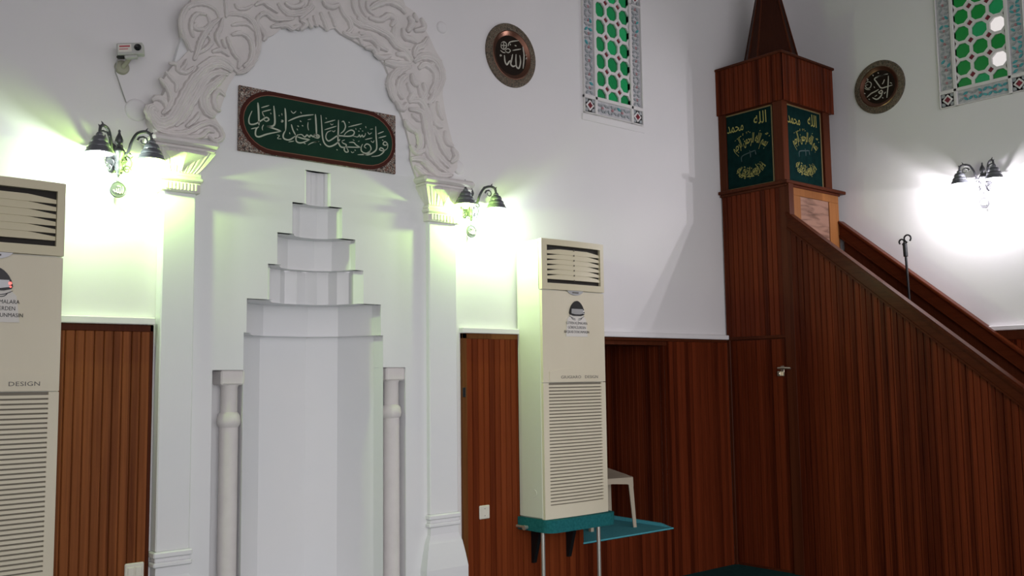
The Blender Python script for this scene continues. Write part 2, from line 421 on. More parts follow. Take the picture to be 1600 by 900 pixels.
def shell(mb, R, z0, z1, R2=None, flute=False):
    dk = DK[RT_.index(R)]
    ang = ANG
    if flute: ang = np.linspace(-90, 90, 15)
    pts = []
    for i, a in enumerate(ang):
        r = R*(.90 if flute and i % 2 and 0 < i < len(ang)-1 else 1)
        pts.append((XC+r*math.sin(math.radians(a)), YI+dk*r*math.cos(math.radians(a))))
    n = len(pts)
    vs = [ml((x, y, z0)) for x, y in pts]+[ml((x, y, z1)) for x, y in pts]
    mb.add(vs, [(i, i+1, n+i+1, n+i) for i in range(n-1)])
    return pts
lower = MB(); shell(lower, RT_[0], 0, ZT[0]); 
# rebates for the colonnettes: rear and side faces
for s, xe in ((-1, RL), (1, RR_)):
    xi = XC+s*(RT_[0]-.012); zr = ZR if s < 0 else ZR+.012
    lower.add([ml(p) for p in ((xe, YI+.13, 0), (xi, YI+.13, 0), (xi, YI+.13, zr), (xe, YI+.13, zr))], [(0, 1, 2, 3)])
    lower.add([ml(p) for p in ((xe, D, 0), (xe, YI+.13, 0), (xe, YI+.13, zr), (xe, D, zr))], [(0, 1, 2, 3)])
    lower.add([ml(p) for p in ((xe, YI+.13, zr), (xi, YI+.13, zr), (xi, D, zr), (xe, D, zr))], [(0, 1, 2, 3)])
# the curved wall only between the rebates below their top
def ring(mb, Ra, Rb, z, ka, kb):
    pa = [(XC+Ra*math.sin(math.radians(a)), YI+ka*Ra*math.cos(math.radians(a))) for a in ANG]
    pb = [(XC+Rb*math.sin(math.radians(a)), YI+kb*Rb*math.cos(math.radians(a))) for a in ANG]
    n = len(ANG); mb.add([ml((x, y, z)) for x, y in pa+pb], [(i, i+1, n+i+1, n+i) for i in range(n-1)])
lower.build('niche_wall', PLASTER2, mih)
for i in range(1, 6):
    t = MB(); shell(t, RT_[i], ZT[i-1], ZT[i], flute=(i in (2, 5)))
    ring(t, RT_[i]*.9, RT_[i-1]*1.0, ZT[i-1], DK[i], DK[i-1])
    if i == 5: ring(t, RT_[5], .001, ZT[5], DK[5], 1)
    t.build('stepped_tier', PLASTER2, mih)
# engaged colonnettes in the corners
for s, px in ((-1, 358.), (1, 612.)):
    x = onY(px, 650, YI+.05)[0]; y = YI+.055; zt = ZR-.001 if s < 0 else ZR+.011
    c = bpy.data.objects.new('colonnette', None); sc.collection.objects.link(c); c.parent = mih; c.location = ml((x, y, 0))
    sh = MB(); sh.lathe([(.058, 0), (.058, .10), (.05, .12), (.049, zt-.30)], n=28); sh.lathe([(.044, zt-.22), (.044, zt-.09), (.052, zt-.075)], n=28)
    sh.build('shaft', STUCCO, c, smooth=True)
    col = MB(); col.lathe([(.049, zt-.30), (.059, zt-.285), (.062, zt-.265), (.056, zt-.235), (.044, zt-.22)], n=28); col.build('collar', STUCCO, c, smooth=True)
    cap = MB(); cap.bbox((-.066, -.05, zt-.078), (.066, .07, zt), .008); cap.build('capital', STUCCO, c)

# pilasters with fluted capitals
def pilaster(label, x0, x1, zbase, flare):
    cx = (x0+x1)/2; w = (x1-x0)/2
    t = thing('pilaster', label, 'pilaster', (cx, D, 0), 'pilasters flanking the mihrab')
    s = MB(); s.bbox((-w, -(D-YP), zbase), (w, 0, 2.49), .006); s.build('shaft', PLASTER2, t)
    b = MB(); d = D-YP
    b.bbox((-w-.012, -d-.012, zbase-.03), (w+.012, 0, zbase), .006); b.bbox((-w-.004, -d-.004, zbase-.05), (w+.004, 0, zbase-.03), .004)
    b.bbox((-w-.012, -d-.012, zbase-.075), (w+.012, 0, zbase-.05), .006)
    prof = [(w-.002, zbase-.075), (w, zbase-.12), (w+.02, zbase-.17), (w+flare*.7, zbase-.24), (w+flare, zbase-.32), (w+flare, 0)]
    n = len(prof)
    vs = []
    for hw, z in prof:
        e = hw-w
        vs += [(-hw, 0, z), (-hw, -d-e*.6, z), (hw, -d-e*.6, z), (hw, 0, z)]
    b.add(vs, [(i*4+k, i*4+k+1, i*4+k+5, i*4+k+4) for i in range(n-1) for k in range(3)])
    b.build('base', PLASTER2, t)
    # capital: frieze block, bell with flutes, abacus
    c = bpy.data.objects.new('capital', None); sc.collection.objects.link(c); c.parent = t
    fr = MB(); fr.bbox((-w-.018, -d-.018, 2.47), (w+.018, 0, 2.525), .005); fr.bbox((-w-.03, -d-.03, 2.525), (w+.03, 0, 2.55), .008)
    fr.bbox((-w-.022, -d-.022, 2.55), (w+.022, 0, 2.572), .006)
    for k in range(9):
        u = -w+.01+k*(2*w-.02)/8; fr.bbox((u-.006, -d-.024, 2.48), (u+.006, -d-.016, 2.518), .002)
    fr.build('frieze', STUCCO, c)
    bell = MB(); rows = []
    for j in range(9):
        q = j/8; z = 2.572+.105*q; e = .004+.075*q**.85
        row = []
        for side, m_ in (('l', 8), ('f', 32), ('r', 8)):
            for k in range(m_+(1 if side == 'r' else 0)):
                v = k/m_
                fl = .006*abs(math.sin(v*PI*(3 if side != 'f' else 12)))*(1-.2*q)
                ee = e-.006+fl
                if side == 'l': row.append((-w-ee, -v*(d+e*.9), z))
                elif side == 'f': row.append((-w-e+v*2*(w+e), -d-ee*.9, z))
                else: row.append((w+ee, -(1-v)*(d+e*.9), z))
        rows.append(row)
    n = len(rows[0])
    bell.add([p for r in rows for p in r], [(j*n+k, j*n+k+1, (j+1)*n+k+1, (j+1)*n+k) for j in range(8) for k in range(n-1)])
    # drooping leaf on the front of the bell
    for uc in (0,):
        lf = []
        for j in range(7):
            q = j/6; hw = .085*(q**.9); z = 2.578+.085*q; e = .006+.075*q**.85
            for k in range(7): 
                v = k/3-1; lf.append((uc+v*hw*(1+.25*q), -d-e*.95-.008*(1-v*v)+.012*abs(v), z))
        bell.add(lf, [(j*7+k, j*7+k+1, (j+1)*7+k+1, (j+1)*7+k) for j in range(6) for k in range(6)])
    bell.build('bell', STUCCO, c)
    ab = MB(); ab.bbox((-w-.075, -d-.075, 2.677), (w+.075, 0, 2.70), .008); ab.bbox((-w-.09, -d-.09, 2.70), (w+.09, 0, 2.742), .014); ab.build('abacus', STUCCO, c)
    return t
pilaster('white pilaster with fluted capital left of the mihrab', 1.735, 1.905, .675, .012)
pilaster('white pilaster with flared base right of the mihrab', 3.375, 3.585, .69, .05)

# ------------------------------------------------------------------ carved acanthus arch above the mihrab
arch_t = thing('carved_arch', 'carved white stucco arch of acanthus scrolls above the mihrab', 'carved arch', (XC, YI, 2.74))
al = lambda p: (p[0]-XC, p[1]-YI, p[2]-2.74)
YA = YI-.03
inner = [(350,214),(346,197),(337,182),(346,169),(353,148),(359,132),(369,116),(388,113),(401,98),(405,75),(414,60),(430,53),(441,44),(455,42),(470,47),(485,40),(500,38),(512,46),(525,43),(534,52),(550,60),(566,70),(583,78),(594,90),(603,101),(609,115),(605,130),(614,152),(626,172),(633,190),(638,208),(643,228),(643,248),(648,264),(654,280)]
outer = [(704,279),(716,262),(716,246),(711,230),(703,200),(697,174),(693,146),(696,118),(692,94),(683,80),(673,58),(664,42),(655,27),(647,16),(635,8),(628,-12),(600,-40),(540,-62),(480,-72),(420,-68),(360,-50),(315,-20),(294,8),(285,28),(287,52),(296,78),(285,90),(272,101),(264,112),(257,124),(262,135),(257,147),(241,159),(234,172),(235,188),(242,205),(256,220)]
poly = []
for (x, y) in outer+inner:
    p = onY(x, y, YA); poly.append((p[0], p[2]))
mb = MB(); mb.prism(poly, lambda u, v, d: al((u, D-.002 if d else YA+.01, v)), 0, 1); mb.build('ground', STUCCO, arch_t)
LEAVES = [
 # origin x, y, scale; then strokes: half width, ribs, points
 (225, 90, 6.427, [
  (95,5,[(900,130),(780,60),(650,90),(520,220),(430,370),(350,520),(280,620),(180,650),(110,600),(70,530),(100,495),(145,540)]),
  (62,3,[(860,160),(720,150),(610,240),(540,370),(460,500),(380,620),(320,680)]),
  (50,3,[(60,590),(150,710),(300,750),(450,740),(580,670),(680,650),(760,700),(800,790),(730,830),(660,780)]),
  (42,2,[(150,770),(350,790),(560,790),(650,730),(720,745)]),
  (75,4,[(820,170),(720,260),(640,330),(605,430),(645,540),(720,590)]),
  (48,2,[(830,380),(760,330),(715,400),(735,500),(785,530)]),
  (42,2,[(230,130),(290,200),(340,260),(330,340)]),
  (48,3,[(160,200),(230,260),(270,340),(285,420),(250,500),(190,560)]),
  (52,2,[(90,420),(150,395),(220,440),(240,520)]),
  (42,2,[(260,50),(340,60),(360,120),(440,140),(520,80)]),
  (30,1,[(440,10),(410,80),(350,130)]),
  (36,2,[(490,520),(440,580),(390,650)]),
  (36,2,[(570,540),(520,620),(430,690)])]),
 (270, 0, 7.5, [
  (50,3,[(560,210),(520,110),(420,45),(300,30),(190,70),(130,160),(110,280),(140,400),(200,520),(240,600)]),
  (44,2,[(400,160),(310,150),(250,200),(225,290),(235,370),(260,430)]),
  (44,2,[(410,160),(450,260),(390,330),(300,330),(260,295),(300,260)]),
  (55,3,[(560,210),(480,270),(430,330),(370,420),(330,500),(300,600),(260,700)]),
  (44,2,[(600,200),(570,320),(525,420),(565,540)]),
  (60,4,[(640,160),(760,150),(880,180),(960,260),(1010,400),(1010,560),(950,720),(860,820),(760,850)]),
  (54,3,[(700,400),(820,380),(920,450),(950,580),(920,710),(840,770)]),
  (54,3,[(650,420),(690,520),(740,620),(800,700),(780,800)]),
  (42,2,[(700,290),(800,270),(900,280),(1000,380)]),
  (48,2,[(300,780),(400,720),(480,680),(600,690),(700,760),(770,850)]),
  (44,2,[(310,620),(400,560),(470,480),(420,400)]),
  (38,2,[(640,200),(640,80),(620,-60)]),
  (34,2,[(740,30),(780,90),(880,90),(960,40)]),
  (38,2,[(1110,150),(1030,180),(1000,250),(1060,340)]),
  (46,2,[(470,600),(580,580),(680,650)]),
  (40,1,[(590,450),(640,560)])]),
 (400, 0, 8., [
  (54,3,[(60,170),(150,160),(230,220),(330,230),(490,225)]),
  (52,2,[(20,260),(80,350),(130,440),(100,500)]),
  (50,3,[(200,330),(300,310),(400,310),(470,350),(545,300)]),
  (66,4,[(290,30),(350,110),(430,160),(560,150),(660,110),(700,40),(690,-60)]),
  (48,2,[(380,20),(440,70),(540,70),(600,20),(560,-40)]),
  (44,2,[(560,225),(640,150),(700,100),(745,70)]),
  (52,2,[(560,240),(640,290),(570,370)]),
  (48,2,[(660,220),(690,290),(720,350)]),
  (48,2,[(740,180),(765,260),(785,330)]),
  (60,3,[(820,140),(880,260),(915,380)]),
  (50,2,[(930,130),(980,220),(1010,330)]),
  (54,2,[(850,0),(900,60),(980,80),(1060,40)]),
  (58,3,[(1060,60),(1110,160),(1180,250),(1205,350),(1150,400)]),
  (54,3,[(1220,-20),(1260,120),(1330,210),(1420,280)]),
  (42,2,[(1310,-20),(1340,100),(1400,200)]),
  (42,2,[(1400,0),(1420,110),(1500,180)]),
  (64,4,[(1180,200),(1290,290),(1420,330),(1600,370)]),
  (56,3,[(1100,390),(1200,440),(1300,450),(1345,560)]),
  (58,3,[(1300,400),(1420,430),(1520,520),(1545,640)]),
  (50,2,[(1380,590),(1480,600),(1545,700)]),
  (40,2,[(120,40),(200,90),(290,150)]),
  (40,2,[(0,60),(90,20),(180,60)])]),
 (560, 0, 5.625, [
  (52,4,[(0,150),(60,200),(180,250),(280,310),(340,390),(420,440),(490,530)]),
  (50,3,[(10,330),(120,330),(190,390),(270,440)]),
  (52,3,[(100,80),(180,30),(280,5),(380,50),(425,115)]),
  (46,2,[(100,150),(200,170),(280,130),(330,170),(295,225)]),
  (56,3,[(330,230),(325,320),(380,400),(475,410)]),
  (42,2,[(400,240),(420,320),(480,340),(525,370)]),
  (46,2,[(450,140),(485,200),(440,275)]),
  (32,1,[(500,105),(530,190)]),
  (42,2,[(560,150),(590,240),(500,265)]),
  (46,3,[(625,320),(580,390),(520,420),(500,500)]),
  (46,2,[(340,470),(420,480),(475,550)]),
  (56,3,[(240,540),(350,560),(470,560)]),
  (62,4,[(500,540),(560,495),(650,500),(720,570),(745,680),(705,790),(640,885)]),
  (50,3,[(540,600),(600,560),(680,620),(690,720),(635,820)]),
  (58,4,[(480,570),(380,610),(310,680),(300,780),(335,890)]),
  (50,3,[(440,650),(380,700),(360,780),(405,870)]),
  (42,2,[(480,640),(500,720),(545,745)]),
  (46,2,[(440,720),(480,800),(500,890)]),
  (46,2,[(580,720),(600,800),(555,880)]),
  (38,1,[(150,465),(220,500),(305,480)]),
  (38,2,[(640,610),(690,520),(745,540)])]),
 (600, 120, 5., [
  (54,3,[(200,190),(280,180),(330,240),(360,350),(380,480),(420,590),(480,660),(525,705)]),
  (48,3,[(205,250),(300,270),(330,360),(350,480),(380,600),(440,690),(515,745)]),
  (42,2,[(370,190),(380,300),(420,370),(470,385)]),
  (32,2,[(430,185),(440,270),(475,335)]),
  (48,3,[(390,380),(430,470),(470,560),(525,650)]),
  (38,2,[(490,415),(500,500),(555,540)]),
  (42,2,[(540,550),(575,620),(530,665)]),
  (34,2,[(225,285),(295,345)]),
  (42,2,[(170,330),(200,380),(250,425)]),
  (48,3,[(220,390),(280,440),(290,540),(245,585)]),
  (38,2,[(215,530),(270,590),(335,560)]),
  (48,3,[(215,640),(300,640),(360,700),(430,760),(545,765)]),
  (42,2,[(250,690),(330,760),(425,795)]),
  (32,2,[(340,520),(350,600),(420,680)]),
  (42,2,[(115,185),(150,245),(195,200)]),
  (42,2,[(95,60),(90,140),(130,215)]),
  (46,2,[(200,60),(240,120),(200,185)]),
  (40,2,[(280,60),(310,150),(350,205)]),
  (42,2,[(405,80),(390,160),(350,205)])]),
]
def leaf(pts, hw, ribs, H, base):
    """acanthus blade: ribbed rounded section swept along a curve in the wall plane"""
    P = catmull(pts, 6); m = len(P); K = 4*ribs+5
    vs = []
    for i, p in enumerate(P):
        a = P[max(i-1, 0)]; b = P[min(i+1, m-1)]
        tx, tz = b[0]-a[0], b[1]-a[1]; l = math.hypot(tx, tz) or 1; nx, nz = -tz/l, tx/l
        t = i/(m-1); w = hw*(.30+.70*min(1, math.sin(PI*min(max(t, .0), 1))**.55*1.05))*(1+.10*math.sin(i*1.9))
        hh = H*(.55+.45*math.sin(PI*t)**.5)
        for k in range(K):
            u = -1+2*k/(K-1)
            h = hh*(math.sqrt(max(0, 1-u*u))*.72+.28*abs(math.cos(u*PI*ribs/2+PI/2*(ribs % 2 == 0)))*(1-u**6))
            vs.append(al((p[0]+nx*w*u, YA+.012-base-h, p[1]+nz*w*u)))
    fs = [(i*K+k, i*K+k+1, (i+1)*K+k+1, (i+1)*K+k) for i in range(m-1) for k in range(K-1)]
    fs += [tuple(range(K)), tuple((m-1)*K+k for k in range(K))[::-1]]
    q = MB(); q.add(vs, fs); return q
rl = random.Random(3)
for ox, oy, s, lst in LEAVES:
    for hw, ribs, pts in lst:
        w3 = [onY(ox+x/s, oy+y/s, YA-.01) for x, y in pts]
        pxm = 335-(ox+pts[0][0]/s-250)*.14
        hwm = hw*.72/s/pxm*1.08
        leaf([(p[0], p[2]) for p in w3], hwm, ribs, min(.036, .013+hwm*.48), rl.random()*.006).build('acanthus_leaf', STUCCO, arch_t, smooth='all')

# ------------------------------------------------------------------ round plaster covers on the wall
def plaster_cover(label, px, py, r):
    p = onY(px, py, D)
    mb = MB(); mb.lathe([(0, .016), (r*.6, .015), (r*.88, .011), (r*.97, .006), (r, 0)], lambda x, y, z: (x, -z, y), 28)
    o = mb.build('wall_cover', PLASTER, loc=p, smooth='all'); tag(o, label, 'wall cover', 'round white covers on the prayer wall')
plaster_cover('round white wall cover at the foot of the camera cable', 213, 172, .058)
plaster_cover('round white wall cover to the upper right of the carved arch', 690, 43, .040)
plaster_cover('round white wall cover just above the right mihrab lamp', 716, 262, .045)

# ------------------------------------------------------------------ plaque with calligraphy
YQ = YI-.018
tl, tr, br, bl = [onY(x, y, YQ) for x, y in ((375,131.6),(618.6,182),(617.9,272.3),(371.5,233.8))]
qx0, qx1 = (tl[0]+bl[0])/2, (tr[0]+br[0])/2; qz0, qz1 = (bl[2]+br[2])/2, (tl[2]+tr[2])/2
qc = ((qx0+qx1)/2, YQ, (qz0+qz1)/2); QW, QH = (qx1-qx0)/2, (qz1-qz0)/2
plq = thing('calligraphy_plaque', 'long green and maroon plaque with ivory Arabic script inside the carved arch', 'plaque', (qc[0], YI, qc[2]))
ql = lambda u, v, d: (u, -.001-d, v)
mb = MB(); mb.bbox((-QW, -.018, -QH), (QW, -.001, QH), .002); mb.build('board', FLORAL, plq)
def stadium(hw, hh, n=14, sq=1.0):
    r = hh*1.0; out = []
    for cx, a0 in ((hw-r*sq, -90), (-(hw-r*sq), 90)):
        for k in range(n+1):
            a = math.radians(a0+180*k/n); out.append((cx+r*sq*math.cos(a), r*math.sin(a)))
    return out
mb = MB(); mb.prism(stadium(QW*.995, QH*.985, sq=1.12), ql, .017, .0195); mb.build('maroon_border', MAROON, plq)
mb = MB(); mb.prism(stadium(QW*.955, QH*.865, sq=1.15), ql, .019, .0205); mb.build('copper_line', COPPERL, plq)
mb = MB(); mb.prism(stadium(QW*.947, QH*.845, sq=1.15), ql, .020, .0215); mb.build('green_field', GREENF, plq)
S1 = [ # from the left half
 (11,[(228,210),(235,300),(240,455)]),(8,[(165,300),(132,380),(140,440),(200,440),(270,400),(320,370),(348,392),(320,412),(292,395)]),
 (6,[(265,265),(350,240)]),(6,[(272,310),(370,285)]),(5,[(275,310),(285,340),(300,362)]),(6,[(155,495),(215,480)]),
 (10,[(400,245),(408,330),(410,440),(370,470),(325,465)]),(9,[(325,465),(400,490),(482,520)]),(9,[(482,520),(330,550),(240,580),(203,560),(208,500),(238,470)]),
 (10,[(522,270),(530,380),(528,510)]),(6,[(480,400),(500,405),(492,420),(478,412)]),(4,[(487,325),(490,348)]),(4,[(455,345),(462,356)]),(5,[(365,320),(372,335)]),
 (9,[(528,510),(502,560),(512,600),(570,612),(635,570)]),(8,[(590,445),(605,500),(636,562)]),(5,[(560,635),(620,625)]),(4,[(570,530),(575,552)]),
 (8,[(555,410),(680,360),(830,340)]),(5,[(585,298),(612,325),(642,302)]),(5,[(690,310),(700,328)]),
 (10,[(850,335),(858,450),(862,555)]),(8,[(900,568),(870,578),(845,555),(830,580),(800,562),(785,582),(760,560),(735,582),(700,555),(660,560)]),
 (8,[(655,580),(720,600),(792,610)]),(8,[(792,610),(700,645),(648,632),(640,590),(660,555)]),(6,[(725,648),(745,655)]),
 (6,[(682,405),(698,418)]),(6,[(655,460),(672,470)]),(6,[(705,455),(718,465)]),(4,[(768,395),(805,388)]),(5,[(772,420),(768,470),(778,510)]),
 (5,[(770,668),(820,642),(892,630)]),(4,[(435,560),(462,568),(440,598),(482,602)]),(5,[(290,450),(275,480),(280,510)]),(4,[(650,490),(660,510)])]
S2 = [ # from the right half
 (9,[(0,400),(40,395),(72,412),(55,435),(10,430)]),(6,[(0,490),(60,478)]),(10,[(90,155),(100,300),(112,440),(140,510),(190,540),(250,522),(300,485),(322,450)]),
 (10,[(305,215),(302,340),(300,470),(335,545),(400,545)]),(9,[(215,345),(165,370),(150,430),(182,472),(235,445),(285,412),(330,408),(420,415),(480,402),(498,362),(460,338),(400,368),(370,410)]),
 (8,[(345,240),(368,232),(390,290),(372,345),(330,380)]),(7,[(480,410),(540,422),(560,395),(572,424),(595,398),(606,424),(630,402),(636,375)]),
 (7,[(135,250),(265,215)]),(7,[(135,335),(280,290)]),(6,[(148,190),(160,200)]),(5,[(205,258),(222,275),(240,262)]),(5,[(228,345),(245,360),(265,342)]),
 (7,[(425,300),(590,260)]),(6,[(428,240),(442,250)]),(6,[(566,318),(580,326)]),(6,[(548,348),(560,356)]),(6,[(594,346),(606,354)]),
 (8,[(400,545),(425,600),(392,606),(374,570),(402,522),(362,500),(345,480)]),(8,[(572,550),(520,520),(490,490),(435,490)]),(8,[(572,550),(480,548),(400,545)]),(5,[(345,472),(382,458)]),
 (6,[(502,580),(516,590)]),(5,[(458,600),(475,615),(495,605)]),(5,[(280,575),(295,585)]),(4,[(480,455),(500,468)]),(4,[(545,480),(560,470)]),
 (8,[(645,562),(620,540),(650,508),(692,530),(700,582),(645,622),(590,600),(582,550),(600,510)]),(8,[(700,582),(660,630),(540,640)]),
 (10,[(760,295),(765,420),(772,560),(730,612),(660,642),(600,628)]),(8,[(905,560),(905,510),(872,480),(850,510),(878,525),(905,510)]),
 (8,[(905,560),(860,592),(808,580),(822,556),(852,570),(860,602),(800,650),(710,662)]),(6,[(840,458),(852,468)]),
 (7,[(785,385),(858,355)]),(7,[(795,435),(888,410)]),(5,[(662,362),(682,388),(712,370)]),(4,[(690,328),(726,325)]),(5,[(700,470),(728,490),(742,465)]),(6,[(630,455),(718,435)]),(5,[(636,290),(642,315)]),(4,[(515,315),(520,335)]),(4,[(78,505),(90,525)])]
mb = MB()
for ox, oy, s, lst in ((370, 130, 6.923, S1), (490, 160, 7.83, S2)):
    for w, pts in lst:
        pp = [onY(ox+x/s, oy+y/s, YI-.024) for x, y in pts]
        mb.strokes([(p[0]-qc[0], p[2]-qc[2]) for p in pp], w/s/300*1.0, ql, .021, .0235)
mb.build('lettering', IVORY, plq)

# ------------------------------------------------------------------ round wall plates
def wall_plate(label, fn, rz, loc, R, strokes, sc_w):
    t = thing('wall_plate', label, 'wall plate', loc, 'round bronze calligraphy plates', rz)
    L = lambda x, y, z: (x, -z, y)
    mb = MB(); mb.lathe([(R, 0), (R, .008), (R*.985, .014), (R*.80, .020), (R*.77, .018)], L, 48); mb.build('rim', RIMM, t, smooth=True)
    mb = MB(); mb.lathe([(R*.77, .018), (R*.74, .020), (R*.66, .010), (R*.62, .006)], L, 48); mb.build('well', COPPER, t, smooth=True)
    mb = MB(); mb.lathe([(R*.63, .006), (R*.4, .005), (.001, .005)], L, 48); mb.build('center', DISHC, t, smooth=True)
    mb = MB()
    for w, pts in strokes: mb.strokes([fn(p) for p in pts], w*sc_w, lambda u, v, h: (u, -h, v), .0055, .009)
    mb.build('lettering', SILVERL, t)
    return t
c1 = onY(797.5, 87, D); yp = D
def f1(p):
    q = onY(745+p[0]/7.83, 30+p[1]/7.83, D-.008); return (q[0]-c1[0], q[2]-c1[2])
K1 = [(8,[(562,335),(578,450),(566,605)]),(9,[(525,440),(535,520),(516,598),(486,582),(478,510),(480,430)]),(9,[(483,560),(445,578),(416,550),(425,500),(438,430)]),
      (9,[(424,500),(395,520),(368,556),(345,515),(338,440)]),(6,[(438,382),(540,365)]),(6,[(385,330),(395,290),(430,272),(512,262)]),(6,[(465,320),(485,328)]),
      (5,[(300,290),(330,275),(362,300),(360,345),(330,370),(300,345),(298,300)]),(5,[(330,280),(330,365)]),(5,[(300,320),(362,322)]),(5,[(345,385),(380,360),(412,385),(385,410),(348,390)]),
      (5,[(290,380),(320,405),(350,410)]),(5,[(290,430),(302,445),(288,450),(286,432)]),(4,[(595,440),(622,438)]),(4,[(600,490),(612,470),(618,505)]),(5,[(410,300),(412,320)])]
wall_plate('round bronze plate with pale Arabic script between the mihrab and the left window', f1, 0, c1, .222, K1, 1/7.83/215)
c2 = onX(1374.5, 136, XR)
def f2(p):
    q = onX(1330+p[0]/8.18, 80+p[1]/8.18, XR-.008); return (c2[1]-q[1], q[2]-c2[2])
K2 = [(8,[(470,290),(390,310),(300,348),(320,390),(352,435),(385,470),(450,455),(525,432)]),(6,[(325,335),(390,310),(462,288)]),(7,[(475,315),(470,450),(455,595)]),
      (9,[(372,510),(352,522),(370,540),(400,525),(385,500),(370,510)]),(9,[(398,530),(375,580),(325,615),(270,592)]),(8,[(350,488),(305,515),(255,540),(200,590)]),
      (6,[(275,300),(282,318)]),(6,[(340,272),(350,285)]),(6,[(425,360),(410,400),(395,420)]),(6,[(165,535),(180,545)]),(6,[(222,610),(238,620)]),(6,[(395,590),(410,600)]),(6,[(440,520),(420,545)]),
      (5,[(180,420),(215,390),(255,410),(245,460),(205,475),(180,440),(215,430)]),(5,[(195,350),(215,365),(200,380)]),(5,[(170,470),(200,490),(240,490)]),(5,[(495,400),(520,412)]),(4,[(290,450),(300,470)]),(5,[(300,580),(330,560)])]
wall_plate('round bronze plate with pale Arabic script on the right wall beside the minbar spire', f2, -PI/2, c2, .218, K2, 1/8.18/215)

